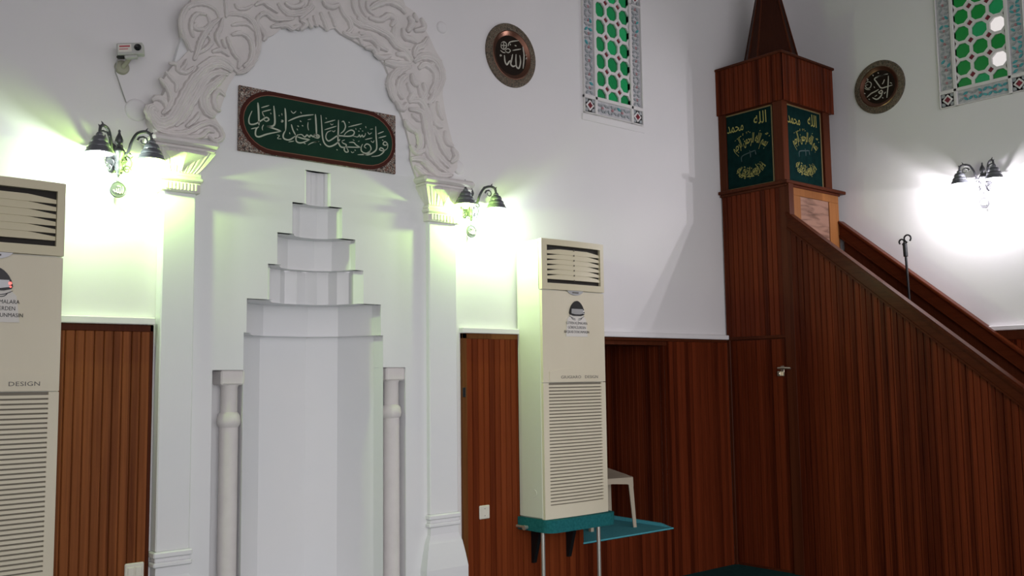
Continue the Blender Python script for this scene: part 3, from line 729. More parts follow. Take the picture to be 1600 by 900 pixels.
# ------------------------------------------------------------------ lattice windows
def octs(cx, cz, r, n=8):
    return [(cx+r*math.cos(PI/8+k*PI/4)/math.cos(PI/8), cz+r*math.sin(PI/8+k*PI/4)/math.cos(PI/8)) for k in range(n)]
def lattice_window(name, loc, rz, W, H, bit_lit, glazings, clear, z0row):
    """x across, -y into the room, z up; origin at lower left corner of the frame"""
    t = bpy.data.objects.new(name, None); sc.collection.objects.link(t); t.location = loc; t.rotation_euler = (0, 0, rz); t['kind'] = 'structure'
    B = .137; p = .133
    gx0, gx1 = B, W-B; gz0, gz1 = B, H-B
    fr = MB(); fy0, fy1 = -.022, .02
    # border: ribs around sunk fields
    rb = .017
    def rib(x0, x1, z0, z1): fr.bbox((x0, fy0, z0), (x1, fy1, z1), .004)
    rib(0, rb*.5, 0, H); rib(W-rb*.5, W, 0, H); rib(0, W, 0, rb*.5); rib(0, W, H-rb*.5, H)
    rib(B-rb*1.6, B, 0, H); rib(W-B, W-B+rb*1.6, 0, H); rib(0, W, B-rb*1.6, B); rib(0, W, H-B, H-B+rb*1.6)
    zm = B+7*p*.925
    for z in (zm-.06, zm+.06): rib(0, B, z-rb*.4, z+rb*.4); rib(W-B, W, z-rb*.4, z+rb*.4)
    fr.build('frame', LATT, t); fr = MB()
    fr.box((.004, -.006, .004), (B-.01, fy1, H-.004)); fr.box((W-B+.01, -.006, .004), (W-.004, fy1, H-.004))
    fr.box((.004, -.006, .004), (W-.004, fy1, B-.01)); fr.box((.004, -.006, H-B+.01), (W-.004, fy1, H-.004))
    fr.build('border_field', FIELD, t)
    # small relief leaves and coloured bits in the fields
    rnd = random.Random(5)
    bits = MB()
    def bit(x, z, l, w, a, m):
        bits.m = m; ca, sa = math.cos(a), math.sin(a)
        o = [(-l, 0), (-l*.4, w), (l*.4, w), (l, 0), (l*.4, -w), (-l*.4, -w)]
        bits.prism([(x+u*ca-v*sa, z+u*sa+v*ca) for u, v in o], lambda u, v, d: (u, d, v), -.014, -.005)
    def field(x0, x1, z0, z1, vert, lit):
        n = max(3, int(((z1-z0) if vert else (x1-x0))/.034)); 
        for k in range(n):
            q = (k+.5)/n
            for s in (-1, 1):
                if vert: x = (x0+x1)/2+s*.021; z = z0+(z1-z0)*q
                else: x = x0+(x1-x0)*q; z = (z0+z1)/2+s*.021
                l = lit(x, z)
                bit(x, z, .020, .0085, (.7*s if (k % 2) else -.7*s)+(PI/2 if vert else 0)*.0+rnd.uniform(-.3, .3), 1 if rnd.random() < l else 0)
            if k % 3 == 1:
                if vert: bit((x0+x1)/2, z0+(z1-z0)*q, .011, .010, PI/4, 2)
                else: bit(x0+(x1-x0)*q, (z0+z1)/2, .011, .010, PI/4, 2)
    def corner(cx, cz):
        for k in range(4):
            a = PI/4+k*PI/2; bit(cx+.048*math.cos(a), cz+.048*math.sin(a), .018, .012, a+PI/2, 0)
        bits.m = 3; r = .042; bits.prism([(cx+r, cz), (cx, cz+r), (cx-r, cz), (cx, cz-r)], lambda u, v, d: (u, d, v), -.014, -.005)
        bits.m = 4; r = .024; bits.prism([(cx+r, cz), (cx, cz+r), (cx-r, cz), (cx, cz-r)], lambda u, v, d: (u, d, v), -.017, -.005)
    b0, b1 = rb*.5+.008, B-rb*1.6-.004
    for sx in (0, 1):
        xa, xb = (b0, b1) if sx == 0 else (W-b1, W-b0)
        field(xa, xb, B+.005, zm-.07, True, lambda x, z: bit_lit(x/W, z)); field(xa, xb, zm+.07, H-B-.005, True, lambda x, z: bit_lit(x/W, z))
        for cz in ((b0+b1)/2, zm, H-(b0+b1)/2): corner((xa+xb)/2, cz)
    field(B+.005, W-B-.005, b0, b1, False, lambda x, z: bit_lit(x/W, z)); field(B+.005, W-B-.005, H-b1, H-b0, False, lambda x, z: bit_lit(x/W, z))
    bits.build('border_inlay', [BITG, BITT, BITR, LATT, REDG], t)
    # lattice of octagons and small squares: each web piece is the cell minus its octagon
    lat = MB(); red = MB(); panes = []
    r = p*.5-.011
    nx = 3; cx0 = W/2-p
    rows = int((gz1-gz0)/p)+2
    for j in range(-1, rows):
        cz = gz0+z0row+j*p
        for i in range(nx):
            cx = cx0+i*p
            oc = octs(cx, cz, r)
            # clip the cell and octagon to the glazed field
            cl = lambda q: (min(max(q[0], gx0), gx1), min(max(q[1], gz0), gz1))
            if cz-p/2 > gz1 or cz+p/2 < gz0: continue
            sq = []
            for k in range(8):
                x, z = oc[k]; sq.append((x, z))
            h = p/2
            outer_ = [(cx+h, cz+h*.42), (cx+h*.42, cz+h), (cx-h*.42, cz+h), (cx-h, cz+h*.42), (cx-h, cz-h*.42), (cx-h*.42, cz-h), (cx+h*.42, cz-h), (cx+h, cz-h*.42)]
            ocl = [cl(q) for q in oc]; otl = [cl(q) for q in outer_]
            vs = []
            for yy in (-.010, .012):
                vs += [(q[0], yy, q[1]) for q in otl]+[(q[0], yy, q[1]) for q in ocl]
            fs = []
            for k in range(8):
                k2 = (k+1) % 8
                fs += [(k, k2, 8+k2, 8+k), (16+k, 16+k2, 24+k2, 24+k), (8+k, 8+k2, 24+k2, 24+k)]
            lat.add(vs, fs)
            xs = [q[0] for q in ocl]; zs = [q[1] for q in ocl]
            if max(xs)-min(xs) > .015 and max(zs)-min(zs) > .015: panes.append((i, j, ocl))
        # squares between
        for i in range(nx+1):
            cx = cx0-p/2+i*p; zz = cz+p/2
            if zz-p/2 > gz1 or zz+p/2 < gz0: continue
            q = p/2*.58; q2 = q*.62
            o1 = [(cx+q, zz), (cx, zz+q), (cx-q, zz), (cx, zz-q)]; o2 = [(cx+q2, zz), (cx, zz+q2), (cx-q2, zz), (cx, zz-q2)]
            cl = lambda q: (min(max(q[0], gx0), gx1), min(max(q[1], gz0), gz1)); o1 = [cl(c) for c in o1]; o2 = [cl(c) for c in o2]
            vs = [(a, yy, b) for yy in (-.0105, .012) for a, b in o1+o2]
            lat.add(vs, [f for k in range(4) for f in ((k, (k+1) % 4, 4+(k+1) % 4, 4+k), (4+k, 4+(k+1) % 4, 12+(k+1) % 4, 12+k))])
            if max(a for a, b in o2)-min(a for a, b in o2) > .008 and max(b for a, b in o2)-min(b for a, b in o2) > .008: red.prism(o2, lambda u, v, d: (u, d, v), 0, .006)
    lat.build('lattice', LATT, t); red.build('red_glass', REDG, t)
    for i, j, oc in panes:
        g = MB(); g.prism([(x+(x-(sum(q[0] for q in oc)/8))*.03, z) for x, z in oc], lambda u, v, d: (u, d, v), .003, .007)
        m = CGLASS if (i, j) in clear else glazings[(i*7+j*3+(i*j)) % len(glazings)]
        po = g.build('pane', m, t); 
        if (i, j) in clear: po['label'] = 'clear pane letting in bright daylight'
    return t
lattice_window('window_1', (W1[0], D, W1[2]), 0, W1[1]-W1[0], W1[3]-W1[2], lambda u, z: .12, [GGLASS, GGLASS3, GGLASS], (), .015)
lattice_window('window_2', (XR, W2[1], W2[2]), -PI/2, W2[1]-W2[0], W2[3]-W2[2], lambda u, z: .15 if u < .3 else .75, [GGLASS2, GGLASS, GGLASS2], ((2, 1), (2, 3)), .012)
mb = MB(); mb.bbox((W1[0]-.015, D-.010, W1[2]-.055), (W1[1]+.02, D, W1[2]-.006), .004); struct(mb, 'trim_11', PLASTER)

# ------------------------------------------------------------------ wall lamps
def sconce(label, loc, rz, cols):
    t = thing('wall_lamp', label, 'wall lamp', loc, 'two-armed bronze wall lamps', rz)
    st = MB()
    st.lathe([(.004, -.125), (.010, -.118), (.007, -.108), (.014, -.095), (.019, -.075), (.012, -.055), (.015, -.035), (.026, -.015), (.030, .0), (.024, .012), (.012, .022), (.010, .035), (.016, .042), (.020, .055), (.015, .072), (.008, .086), (.005, .098), (.007, .104), (.001, .112)],
             lambda x, y, z: (x, y-.045, z), 14)
    st.bbox((-.012, -.03, -.09), (.012, 0, .03), .004)
    st.build('stem', BRONZE, t, smooth=True)
    bp = MB()
    bp.prism([(.045*math.cos(a)*(1+.18*math.cos(6*a)), -.03+.075*math.sin(a)*(1+.15*math.cos(6*a))) for a in np.linspace(0, 2*PI, 48, endpoint=False)], lambda u, v, d: (u, -d, v), 0, .012)
    for s in (-1, 1):     # scrolls beside the stem
        sp = [(s*(.028+.030*math.sin(k*.62)*(1-k*.035)+.012), -.035, -.055+.040*math.cos(k*.62)*(1-k*.06)) for k in range(12)]
        bp.tube(sp, [.0055-.0003*k for k in range(12)], 6)
        sp = [(s*(.045+.020*math.cos(k*.7)*(1-k*.06)), -.035, -.085+.022*math.sin(k*.7)*(1-k*.06)) for k in range(10)]
        bp.tube(sp, .0045, 6)
        bp.tube([(s*.02, -.04, -.005), (s*.05, -.045, .0), (s*.065, -.05, -.018), (s*.055, -.05, -.03)], .005, 6)
    bp.build('backplate', BRONZE, t, smooth=True)
    for s, kind in zip((-1, 1), cols):
        ax, ay = s*.124, -.148
        arm = MB()
        path = catmull([(s*.018, -.048, -.02), (s*.040, -.060, .0), (s*.050, -.072, .045), (s*.068, -.094, .088), (s*.097, -.120, .100), (s*.119, -.142, .085), (ax, ay, .050)], 5)
        arm.tube(path, [.0085-.002*abs(k/len(path)-.4) for k in range(len(path))], 8)
        arm.tube([(s*(.098-.030*math.cos(k*.75)*(1-k*.07)), -.105, .055+.026*math.sin(k*.75)*(1-k*.07)) for k in range(10)], [.0055-.0003*k for k in range(10)], 6)
        for q, dz in ((9, .02), (14, .022), (21, .02), (26, .018)):   # leaf barbs along the arm
            if q < len(path):
                p = path[q]; arm.tube([p, (p[0]+s*.004, p[1], p[2]+dz*.6), (p[0]+s*.010, p[1]-.002, p[2]+dz)], [.006, .004, .001], 6)
        arm.build('arm', BRONZE, t, smooth=True)
        F = lambda x, y, z: (x+ax, y+ay, z)
        shd = MB()
        prof = [(.006, .058), (.012, .056), (.018, .046), (.017, .040), (.030, .034), (.036, .022), (.038, .012), (.036, .008), (.046, .002), (.051, -.012), (.050, -.017), (.058, -.023), (.060, -.034), (.066, -.040), (.066, -.047)]
        shd.lathe(prof+[(r-.003, z) for r, z in prof[::-1][:-1]], F, 28)
        so = shd.build('lamp_shade', SHADE, t, smooth=True)
        bl = MB(); bl.lathe([(.001, -.072), (.012, -.070), (.022, -.060), (.026, -.046), (.024, -.032), (.014, -.015), (.012, .005), (.001, .006)], F, 20)
        bo = bl.build('bulb', BULBG if kind == 'g' else BULBW, t, smooth='all')
        
        ld = bpy.data.lights.new('bulb_light', 'POINT'); ld.shadow_soft_size = .012
        ld.energy = LAMP_W*{'w': 1.45, 'm': .85, 'g': 1.15}[kind]; ld.color = {'w': (1, .955, 1), 'm': (.84, 1, .86), 'g': (.58, 1, .20)}[kind]
        lo = bpy.data.objects.new('bulb_light', ld); sc.collection.objects.link(lo); lo.parent = t; lo.location = (ax, ay, -.086)
    md = MB()
    md.tube([(.0+.011*math.sin(a), -.045, -.128-.011+.011*math.cos(a)) for a in np.linspace(0, 2*PI, 15)], .0028, 6)
    md.lathe([(.041, 0), (.041, .006), (.037, .008), (.034, .005), (.001, .005)], lambda x, y, z: (x, -.042-z, -.192+y), 30)
    mo = md.build('medallion', BRONZE, t, smooth=True)
    lt = MB()
    for pts in ([(.022, .018), (.024, 0), (.021, -.018)], [(.013, .012), (.014, -.012), (.006, -.016), (.003, .008)], [(.004, -.010), (-.004, -.016), (-.008, .004)], [(-.008, -.010), (-.016, -.012), (-.020, -.004), (-.026, -.006)], [(-.006, .018), (.012, .017)]):
        lt.strokes(pts, .0024, lambda u, v, h: (u, -.042-h, -.192+v), .005, .009)
    lt.build('lettering', SILVERL, mo)
    return t
pL = onY(188, 228, D-.03); pR = onY(747, 322, D-.03)
zl = 2.645
sconce('two-armed bronze wall lamp with hanging medallion left of the mihrab', (1.522, D, zl), 0, 'mg')
sconce('two-armed bronze wall lamp between the right pilaster and the air conditioner', (3.728, D, zl-.01), 0, 'gm')
p3 = onX(1540, 280, XR)
sconce('two-armed bronze wall lamp on the right wall above the stair rail', (XR, p3[1], 2.935), -PI/2, 'ww')

# ------------------------------------------------------------------ security camera
pc = onY(190, 106, D)
cam_t = thing('security_camera', 'small white security camera on a round bracket above the left lamp', 'camera', pc)
mb = MB(); mb.lathe([(.036, 0), (.036, .010), (.030, .018), (.012, .022), (.001, .022)], lambda x, y, z: (x, -z, y), 24)
mb.tube([(0, -.018, 0), (.012, -.045, .02), (.022, -.06, .05)], [.013, .011, .012], 10); mb.build('bracket', OLIVE, cam_t, smooth=True)
R3 = Matrix.Rotation(math.radians(-28), 3, 'Z') @ Matrix.Rotation(math.radians(-6), 3, 'Y')
Tm = lambda x, y, z: tuple(R3 @ Vector((x, y, z))+Vector((.018, -.075, .075)))
def tbox(mb, a, b, r=.004):
    q = MB(); q.bbox(a, b, r); mb.add([Tm(*v) for v in q.v], q.f)
mb = MB(); tbox(mb, (-.062, -.024, -.03), (.062, .024, .03)); tbox(mb, (-.03, -.015, -.045), (.03, .015, -.028)); mb.build('housing', mat('camera_grey', (.50, .50, .48), .45), cam_t)
mb = MB(); tbox(mb, (-.054, -.026, -.016), (.008, -.023, .024), .001); st_o = mb.build('sticker', PAPER, cam_t)
mb = MB(); tbox(mb, (-.048, -.0275, .008), (.002, -.0255, .016), .0005); tbox(mb, (-.05, -.0275, -.004), (-.008, -.0255, .0), .0005); mb.build('print', STICKR, st_o)
mb = MB(); mb.lathe([(.017, 0), (.017, .006), (.013, .009), (.001, .008)], lambda x, y, z: Tm(.038+x, -.024-z, y+.004), 20); mb.build('lens', LENSM, cam_t, smooth=True)
mb = MB(); tbox(mb, (-.068, -.016, -.042), (-.032, .012, -.029)); mb.build('plug', BLACK, cam_t)
a = Vector(Tm(-.062, 0, -.036)); e = onY(197, 160, D-.006)-pc
mb = MB(); mb.tube(catmull([tuple(a), (a.x-.006, a.y+.02, a.z-.06), (a.x+.008, -.02, -.06), (a.x+.035, -.008, -.12), tuple(e)], 6), .0028, 6); mb.build('cable', mat('cable_grey', (.33, .33, .31), .6), cam_t)

# ------------------------------------------------------------------ text helper
def text_mesh(body, size, align='CENTER', ext=.0004, sx=1., space=1.):
    c = bpy.data.curves.new('text', 'FONT'); c.body = body; c.size = size; c.align_x = align; c.extrude = ext; c.resolution_u = 3; c.space_character = space
    o = bpy.data.objects.new('text', c); sc.collection.objects.link(o)
    dg = bpy.context.evaluated_depsgraph_get(); dg.update()
    me = bpy.data.meshes.new_from_object(o.evaluated_get(dg))
    vs = [(v.co.x*sx, v.co.y, v.co.z) for v in me.vertices]; fs = [list(p.vertices) for p in me.polygons]
    bpy.data.objects.remove(o); bpy.data.curves.remove(c); bpy.data.meshes.remove(me)
    return vs, fs

# ------------------------------------------------------------------ air conditioners
AW, AD, AH = .572, .252, 1.80
def bow(x):              # the front is slightly bowed
    q = (x-AW/2)/(AW/2); return -.012*(1-q*q)
def air_conditioner(label, loc):
    t = thing('air_conditioner', label, 'air conditioner', loc, 'floor standing cream air conditioners')
    def bowed(x0, x1, z0, z1, y0, y1, n=12):
        """panel following the bow, y0 front offset, y1 rear offset"""
        xs = np.linspace(x0, x1, n+1); q = MB()
        vs = [(x, bow(x)+y, z) for y in (y0, y1) for z in (z0, z1) for x in xs]; m = n+1; fs = []
        for i in range(n):
            fs += [(i, i+1, m+i+1, m+i), (2*m+i, 3*m+i, 3*m+i+1, 2*m+i+1), (i, 2*m+i, 2*m+i+1, i+1), (m+i, m+i+1, 3*m+i+1, 3*m+i)]
        fs += [(0, m, 3*m, 2*m), (n, 2*m+n, 3*m+n, m+n)]
        q.add(vs, fs); return q
    b = MB(); b.bbox((0, .016, 0), (AW, AD, AH), .008)
    b.tube([(-.001, .10+.022*math.cos(a), .16+.022*math.sin(a)) for a in np.linspace(PI*.4, PI*1.6, 10)], .0016, 5)
    b.build('body', SIDEC, t)
    # lower front with intake grille
    lo = MB(); q = bowed(.002, AW-.002, .0, .085, 0, .03); lo.add(q.v, q.f)
    for x0, x1 in ((.002, .046), (AW-.046, AW-.002)): q = bowed(x0, x1, .085, .862, 0, .03, 3); lo.add(q.v, q.f)
    lo.build('lower_front', CREAM, t)
    gr = MB(); n = 36
    for k in range(n):
        z = .092+k*(.765/n); q = bowed(.046, AW-.046, z, z+.0135, 0, .012); gr.add(q.v, q.f)
    gr.build('intake_grille', CREAM, t)
    q = bowed(.04, AW-.04, .085, .862, .010, .028); q.build('grille_backing', GREY_SLOT, t)
    # middle front: door panel, name strip with a bowed upper edge
    up = bowed(.002, AW-.002, .866, 1.462, 0, .03); up.build('front_panel', CREAM, t)
    ns = MB(); xs = np.linspace(.05, AW-.05, 15); top = [.935+.022*(1-((x-AW/2)/(AW/2-.05))**2) for x in xs]
    vs = [(x, bow(x)-.004, .868) for x in xs]+[(x, bow(x)-.004, z) for x, z in zip(xs, top)]+[(x, bow(x)+.002, .868) for x in xs]+[(x, bow(x)+.002, z) for x, z in zip(xs, top)]
    ns.add(vs, [f for i in range(14) for f in ((i, i+1, 16+i, 15+i), (15+i, 16+i, 46+i, 45+i), (i, 30+i, 31+i, i+1))]+[(0, 15, 45, 30), (14, 44, 59, 29)])
    no = ns.build('name_strip', CREAM, t)
    for word, wx in (('GIUGIARO', .235), ('DESIGN', .425)):
        tv, tf = text_mesh(word, .027, sx=1.35, space=1.05)
        q = MB(); q.add([(x+wx, bow(x+wx)-.0048-z, y+.890) for x, y, z in tv], tf); q.build('name_lettering', GREYINK, no)
    # outlet
    fr = MB()
    for x0, x1, z0, z1 in ((0, AW, 1.470, 1.512), (0, AW, 1.762, AH+.002), (0, .045, 1.512, 1.762), (AW-.035, AW, 1.512, 1.762)):
        q = bowed(x0, x1, z0, z1, -.004, .03, 10); fr.add(q.v, q.f)
    q = bowed(0, AW, 1.763, AH+.002, -.003, .05); 
    fr.build('outlet_frame', CREAM2, t)
    q = MB(); q.box((.03, .0135, 1.505), (AW-.03, .0155, 1.77)); q.build('outlet_shade_sheet', DARK, t)  # black sheet stands in for the shade inside the outlet
    for k in range(6):
        z = 1.538+k*.0335; lv = MB(); xs = np.linspace(.047, AW-.037, 17); m = 17; vs = []
        for x in xs:
            e = 1-abs((x-AW/2)/(AW/2-.045)); hgt = .020+.0135*min(1, e*2.2)
            vs += [(x, bow(x)+.002, z), (x, bow(x)+.006, z+hgt), (x, bow(x)+.016, z+hgt), (x, bow(x)+.016, z)]
        lv.add(vs, [(i*4+k2, i*4+(k2+1) % 4, i*4+4+(k2+1) % 4, i*4+4+k2) for i in range(16) for k2 in range(4)]+[(0, 1, 2, 3), (64, 65, 66, 67)])
        lv.build('louver', CREAM2, t)
    pv = MB()
    for k in range(7): pv.bbox((AW/2-.004, bow(AW/2)-.002, 1.532+k*.0335), (AW/2+.004, bow(AW/2)+.004, 1.542+k*.0335), .001)
    pv.build('louver_pivots', GREY_SLOT, t)
    # badge at the seam
    bd = MB(); xs = np.linspace(-.075, .075, 13)
    bd.prism([(x, 1.468) for x in xs]+[(x, 1.468-.030*(1-(x/.075)**2)**.7) for x in xs[::-1][1:-1]], lambda u, v, d: (AW/2+u, bow(AW/2)-.001-d, v), 0, .006); bo = bd.build('badge', SILVER, t)
    bd = MB(); bd.bbox((AW/2-.028, bow(AW/2)-.009, 1.452), (AW/2+.028, bow(AW/2)-.006, 1.460), .001); bd.build('badge_print', GREYINK, bo)
    # display window: dome with a silver band
    def dome(w, h, z0, p=.55): return [(-w*.93, z0-.012), (-w, z0)] + [(w*math.cos(a), z0+h*max(0, math.sin(a))**p) for a in np.linspace(PI*.94, PI*.06, 13)] + [(w, z0), (w*.93, z0-.012), (.5*w, z0-.02), (-.5*w, z0-.02)]
    Fd = lambda u, v, d: (AW/2+.01+u, bow(AW/2)-d, v)
    dz = 1.322
    ds = MB(); ds.prism([(u*(1-.35*max(0, (v-dz)/.08)**1.2), v) for u, v in dome(.068, .080, dz, .7)], Fd, -.002, .010); do = ds.build('display', BLACK, t)
    ds = MB(); ds.prism([(-.055, dz-.004), (-.052, dz+.026), (.052, dz+.026), (.055, dz-.004), (.02, dz-.010), (-.02, dz-.010)], Fd, .009, .0115); ds.build('silver_band', SILVER, do)
    ld = MB(); ld.lathe([(.007, 0), (.006, .003), (.001, .004)], lambda x, y, z: Fd(.056+x, dz+.012+y, .0105+z), 12)
    ld.lathe([(.004, 0), (.004, .003), (.001, .004)], lambda x, y, z: Fd(.058+x, dz-.003+y, .0105+z), 12); lo_ = ld.build('indicator_light', LED_W, do)
    # notice sticker
    sk = MB(); sk.prism([(-.085, 1.28), (-.10, 1.165), (.10, 1.165), (.085, 1.28), (.055, 1.31), (-.055, 1.31)], Fd, -.001, .0035); so = sk.build('notice_sticker', PAPER, t)
    q = MB()
    for s_, z in (('LÜTFEN KLİMALARA', 1.246), ('GÖREVLİLERDEN', 1.217), ('BAŞKASI DOKUNMASIN', 1.188)):
        tv, tf = text_mesh(s_, .0245, sx=.86); q.add([Fd(x, y+z, .0036+zz+.0005) for x, y, zz in tv], tf)
    for sgn in (-1, 1):
        q.strokes([(sgn*.012, 1.283), (sgn*.04, 1.288), (sgn*.07, 1.302)], .0018, lambda u, v, h: Fd(u, v, h), .0034, .0046)
        q.strokes([(sgn*.01, 1.275), (sgn*.035, 1.278), (sgn*.05, 1.292)], .0018, lambda u, v, h: Fd(u, v, h), .0034, .0046)
    q.build('notice_lettering', INK, so)
    return t, lo_
ac2, led2 = air_conditioner('cream floor-standing air conditioner on a teal shelf right of the mihrab', (4.120, 4.573, .605))
ac1 = copy_tree(ac2); ac1.location = (.648, 4.573, .605); ac1['label'] = 'cream air conditioner with red display light, cut off by the left edge'
def find(o, n):
    for c in o.children_recursive:
        if c.name.split('.')[0] == n: return c
il = find(ac1, 'indicator_light'); il.data = il.data.copy(); il.data.materials[0] = LED_R

# shelves below them
def ac_shelf(label, x0, legs):
    t = thing('shelf', label, 'shelf', (x0, 0, 0), 'carpet covered shelves under the air conditioners')
    w = AW+.035; y0, y1 = 4.515, D-.02; z0, z1 = .525, .604; r = .07
    pl = [(-.012, y1)]+[(-.012+r-r*math.cos(a), y0+r-r*math.sin(a)) for a in np.linspace(0, PI/2, 8)]+[(w-r+r*math.sin(a), y0+r-r*math.cos(a)) for a in np.linspace(0, PI/2, 8)]+[(w, y1)]
    mb = MB(); mb.prism(pl, lambda u, v, d: (u, v, d), z0, z1); mb.build('board', TEAL, t)
    for x in (.115, .43):
        mb = MB(); mb.prism([(D-.021, z0), (D-.105, z0), (D-.10, z0-.03), (D-.040, z0-.23), (D-.021, z0-.23)], lambda u, v, d: (x-.014+.028*d, u, v), 0, 1); mb.build('bracket', BLACKM, t)
    for x, y in legs:
        mb = MB(); mb.tube([(x, y, 0), (x, y, z0)], .013, 14); mb.build('leg', METAL, t, smooth=True)
    return t
ac_shelf('teal carpet covered shelf on white pipe legs under the right air conditioner', 4.120, ((.02, 4.62), (.445, 4.545)))
ac_shelf('teal carpet covered shelf under the left air conditioner', .648, ((.06, 4.62), (.52, 4.62)))
mb = MB(); mb.tube([(4.085, 4.735, .545), (4.118, 4.735, .545)], .012, 12); mb.tube([(4.078, 4.735, .545), (4.088, 4.735, .545)], .016, 12)
mb.tube([(4.10, 4.735, .545), (4.10, D-.018, .545)], .009, 10)
o = mb.build('pipe_stub', METAL, smooth=True, org=(4.1, 4.735, .545)); tag(o, 'short white pipe end beside the left corner of the teal shelf', 'pipe')

# ------------------------------------------------------------------ socket and switch plates
def plate(name, label, cat, px, py, w, h, kind):
    p = onY(px, py, D-.018)
    t = thing(name, label, cat, (p[0], D-.018, p[2]))
    mb = MB(); mb.bbox((-w/2, -.012, -h/2), (w/2, 0, h/2), .005); mb.build('cover', WHITEP, t)
    L = lambda x, y, z: (x, -z, y)
    if kind == 's':
        mb = MB(); mb.lathe([(.028, .013), (.025, .013), (.022, .007), (.001, .007)], L, 28); so = mb.build('socket_face', WHITEP, t, smooth=True)
        for s in (-1, 1):
            mb = MB(); mb.lathe([(.004, .0072), (.001, .0075)], lambda x, y, z: (x+s*.009, -z, y), 10); mb.build('pin_hole', BLACK, so)
        for s in (-1, 1):
            mb = MB(); mb.bbox((-.004, -.0125, s*.022-.003), (.004, -.008, s*.022+.003), .001); mb.build('earth_clip', GREYINK, so)
    else:
        for s in (-1, 1):
            mb = MB(); mb.bbox((s*.018-.016, -.017, -.024), (s*.018+.016, -.010, .024), .003); mb.build('switch_key', WHITEP, t)
plate('wall_socket', 'cream wall socket on the boards left of the right air conditioner', 'socket', 756, 800, .082, .085, 's')
plate('wall_switch', 'cream double switch low on the honey brown panelling', 'switch', 209, 893, .092, .085, 'k')
hp = onY(721, 613, D-.02)
mb = MB(); mb.bbox((3.664, D-.030, hp[2]-.03), (3.684, D-.020, hp[2]+.03), .003); mb.tube([(3.674, D-.034, hp[2]-.03), (3.674, D-.034, hp[2]+.03)], .005, 10)
o = mb.build('hinge', BLACKM, org=(3.674, D-.03, hp[2])); tag(o, 'small black hinge on the wooden edge strip beside the right pilaster', 'hinge')

# ------------------------------------------------------------------ plastic chair in the niche
ch = thing('plastic_chair', 'beige plastic chair standing on the blue carpet of the wall niche', 'chair', (5.263, 5.085, NI[2]+.012), rz=-.203)
# local: front edge at y=0, seat extends to +y, x across
SZ = .378; CW = .19
mb = MB(); sp = [(-CW, 0), (CW, 0), (CW-.01, .33), (-CW+.01, .33)]
nx_, ny_ = 10, 10; vs = []
for j in range(ny_+1):
    for i in range(nx_+1):
        u, v = i/nx_*2-1, j/ny_; hw = CW-.012*v
        vs.append((u*hw, v*.34, SZ+.045*v-.012*(1-u*u)*math.sin(PI*min(1, v*1.1))-.010*max(0, 1-v*6)))
m = nx_+1
mb.add(vs+[(a, b, c-.010) for a, b, c in vs], [f for j in range(ny_) for i in range(nx_) for f in ((j*m+i, j*m+i+1, j*m+m+i+1, j*m+m+i), (len(vs)+j*m+i, len(vs)+j*m+m+i, len(vs)+j*m+m+i+1, len(vs)+j*m+i+1))])
# apron around the seat
mb.prism([(-CW, SZ-.004), (CW, SZ-.004), (CW+.002, SZ-.075), (CW-.05, SZ-.055), (0, SZ-.045), (-CW+.05, SZ-.055), (-CW-.002, SZ-.075)], lambda u, v, d: (u, d, v), -.004, .006)
for s in (-1, 1): mb.prism([(0, SZ-.002), (.34, SZ+.043), (.34, SZ-.02), (.28, SZ-.005), (.06, SZ-.045), (0, SZ-.07)], lambda u, v, d: (s*(CW-.006*d-u*.03), u, v), 0, 1)
mb.build('seat', CHAIRP, ch, smooth=True)
for sx in (-1, 1):
    for y0, dy in ((.005, -.012), (.30, .02)):
        q = MB(); vs = []
        for k in range(6):
            v = k/5; z = SZ-.01-v*(SZ-.01); wd = .040-.014*v
            x = sx*(CW-.002+.018*v); y = y0+dy*v
            vs += [(x-wd*sx, y-.004, z), (x, y-.006, z), (x, y+wd, z), (x-.008*sx, y+wd, z), (x-.008*sx, y+.004, z), (x-wd*sx, y+.004, z)]
        q.add(vs, [(k*6+i, k*6+(i+1) % 6, k*6+6+(i+1) % 6, k*6+6+i) for k in range(5) for i in range(6)]+[tuple(range(6)), tuple(30+i for i in range(6))]); q.build('leg', CHAIRP, ch)
mb = MB()
for i in range(9):
    u = i/8*2-1
    mb.tube([(u*.165,   .33, SZ+.02), (u*.17, .37, SZ+.18), (u*.165, .40, SZ+.36)], .007, 6)
mb.tube(catmull([(-.185, .375, SZ-.02), (-.19, .40, SZ+.2), (-.16, .43, SZ+.37), (0, .44, SZ+.40), (.16, .43, SZ+.37), (.19, .40, SZ+.2), (.185, .375, SZ-.02)], 6), .012, 8)
mb.build('backrest', CHAIRP, ch, smooth=True)

# ------------------------------------------------------------------ minbar
mn = thing('minbar', 'tall dark red wooden minbar with spire tower and stair rails in the corner', 'pulpit', (XM, YT, 0))
L3 = lambda p: (p[0]-XM, p[1]-YT, p[2])
XT1 = 7.12
SLOPE = .817; RZ0, RY0 = 2.754, 4.204               # top of the near rail where it meets the tower
railtop = lambda y: RZ0-(RY0-y)*SLOPE
YE = 1.95                                            # lower end of the stair
fX = lambda u, n, z: L3((XM+.018-n, u, z))
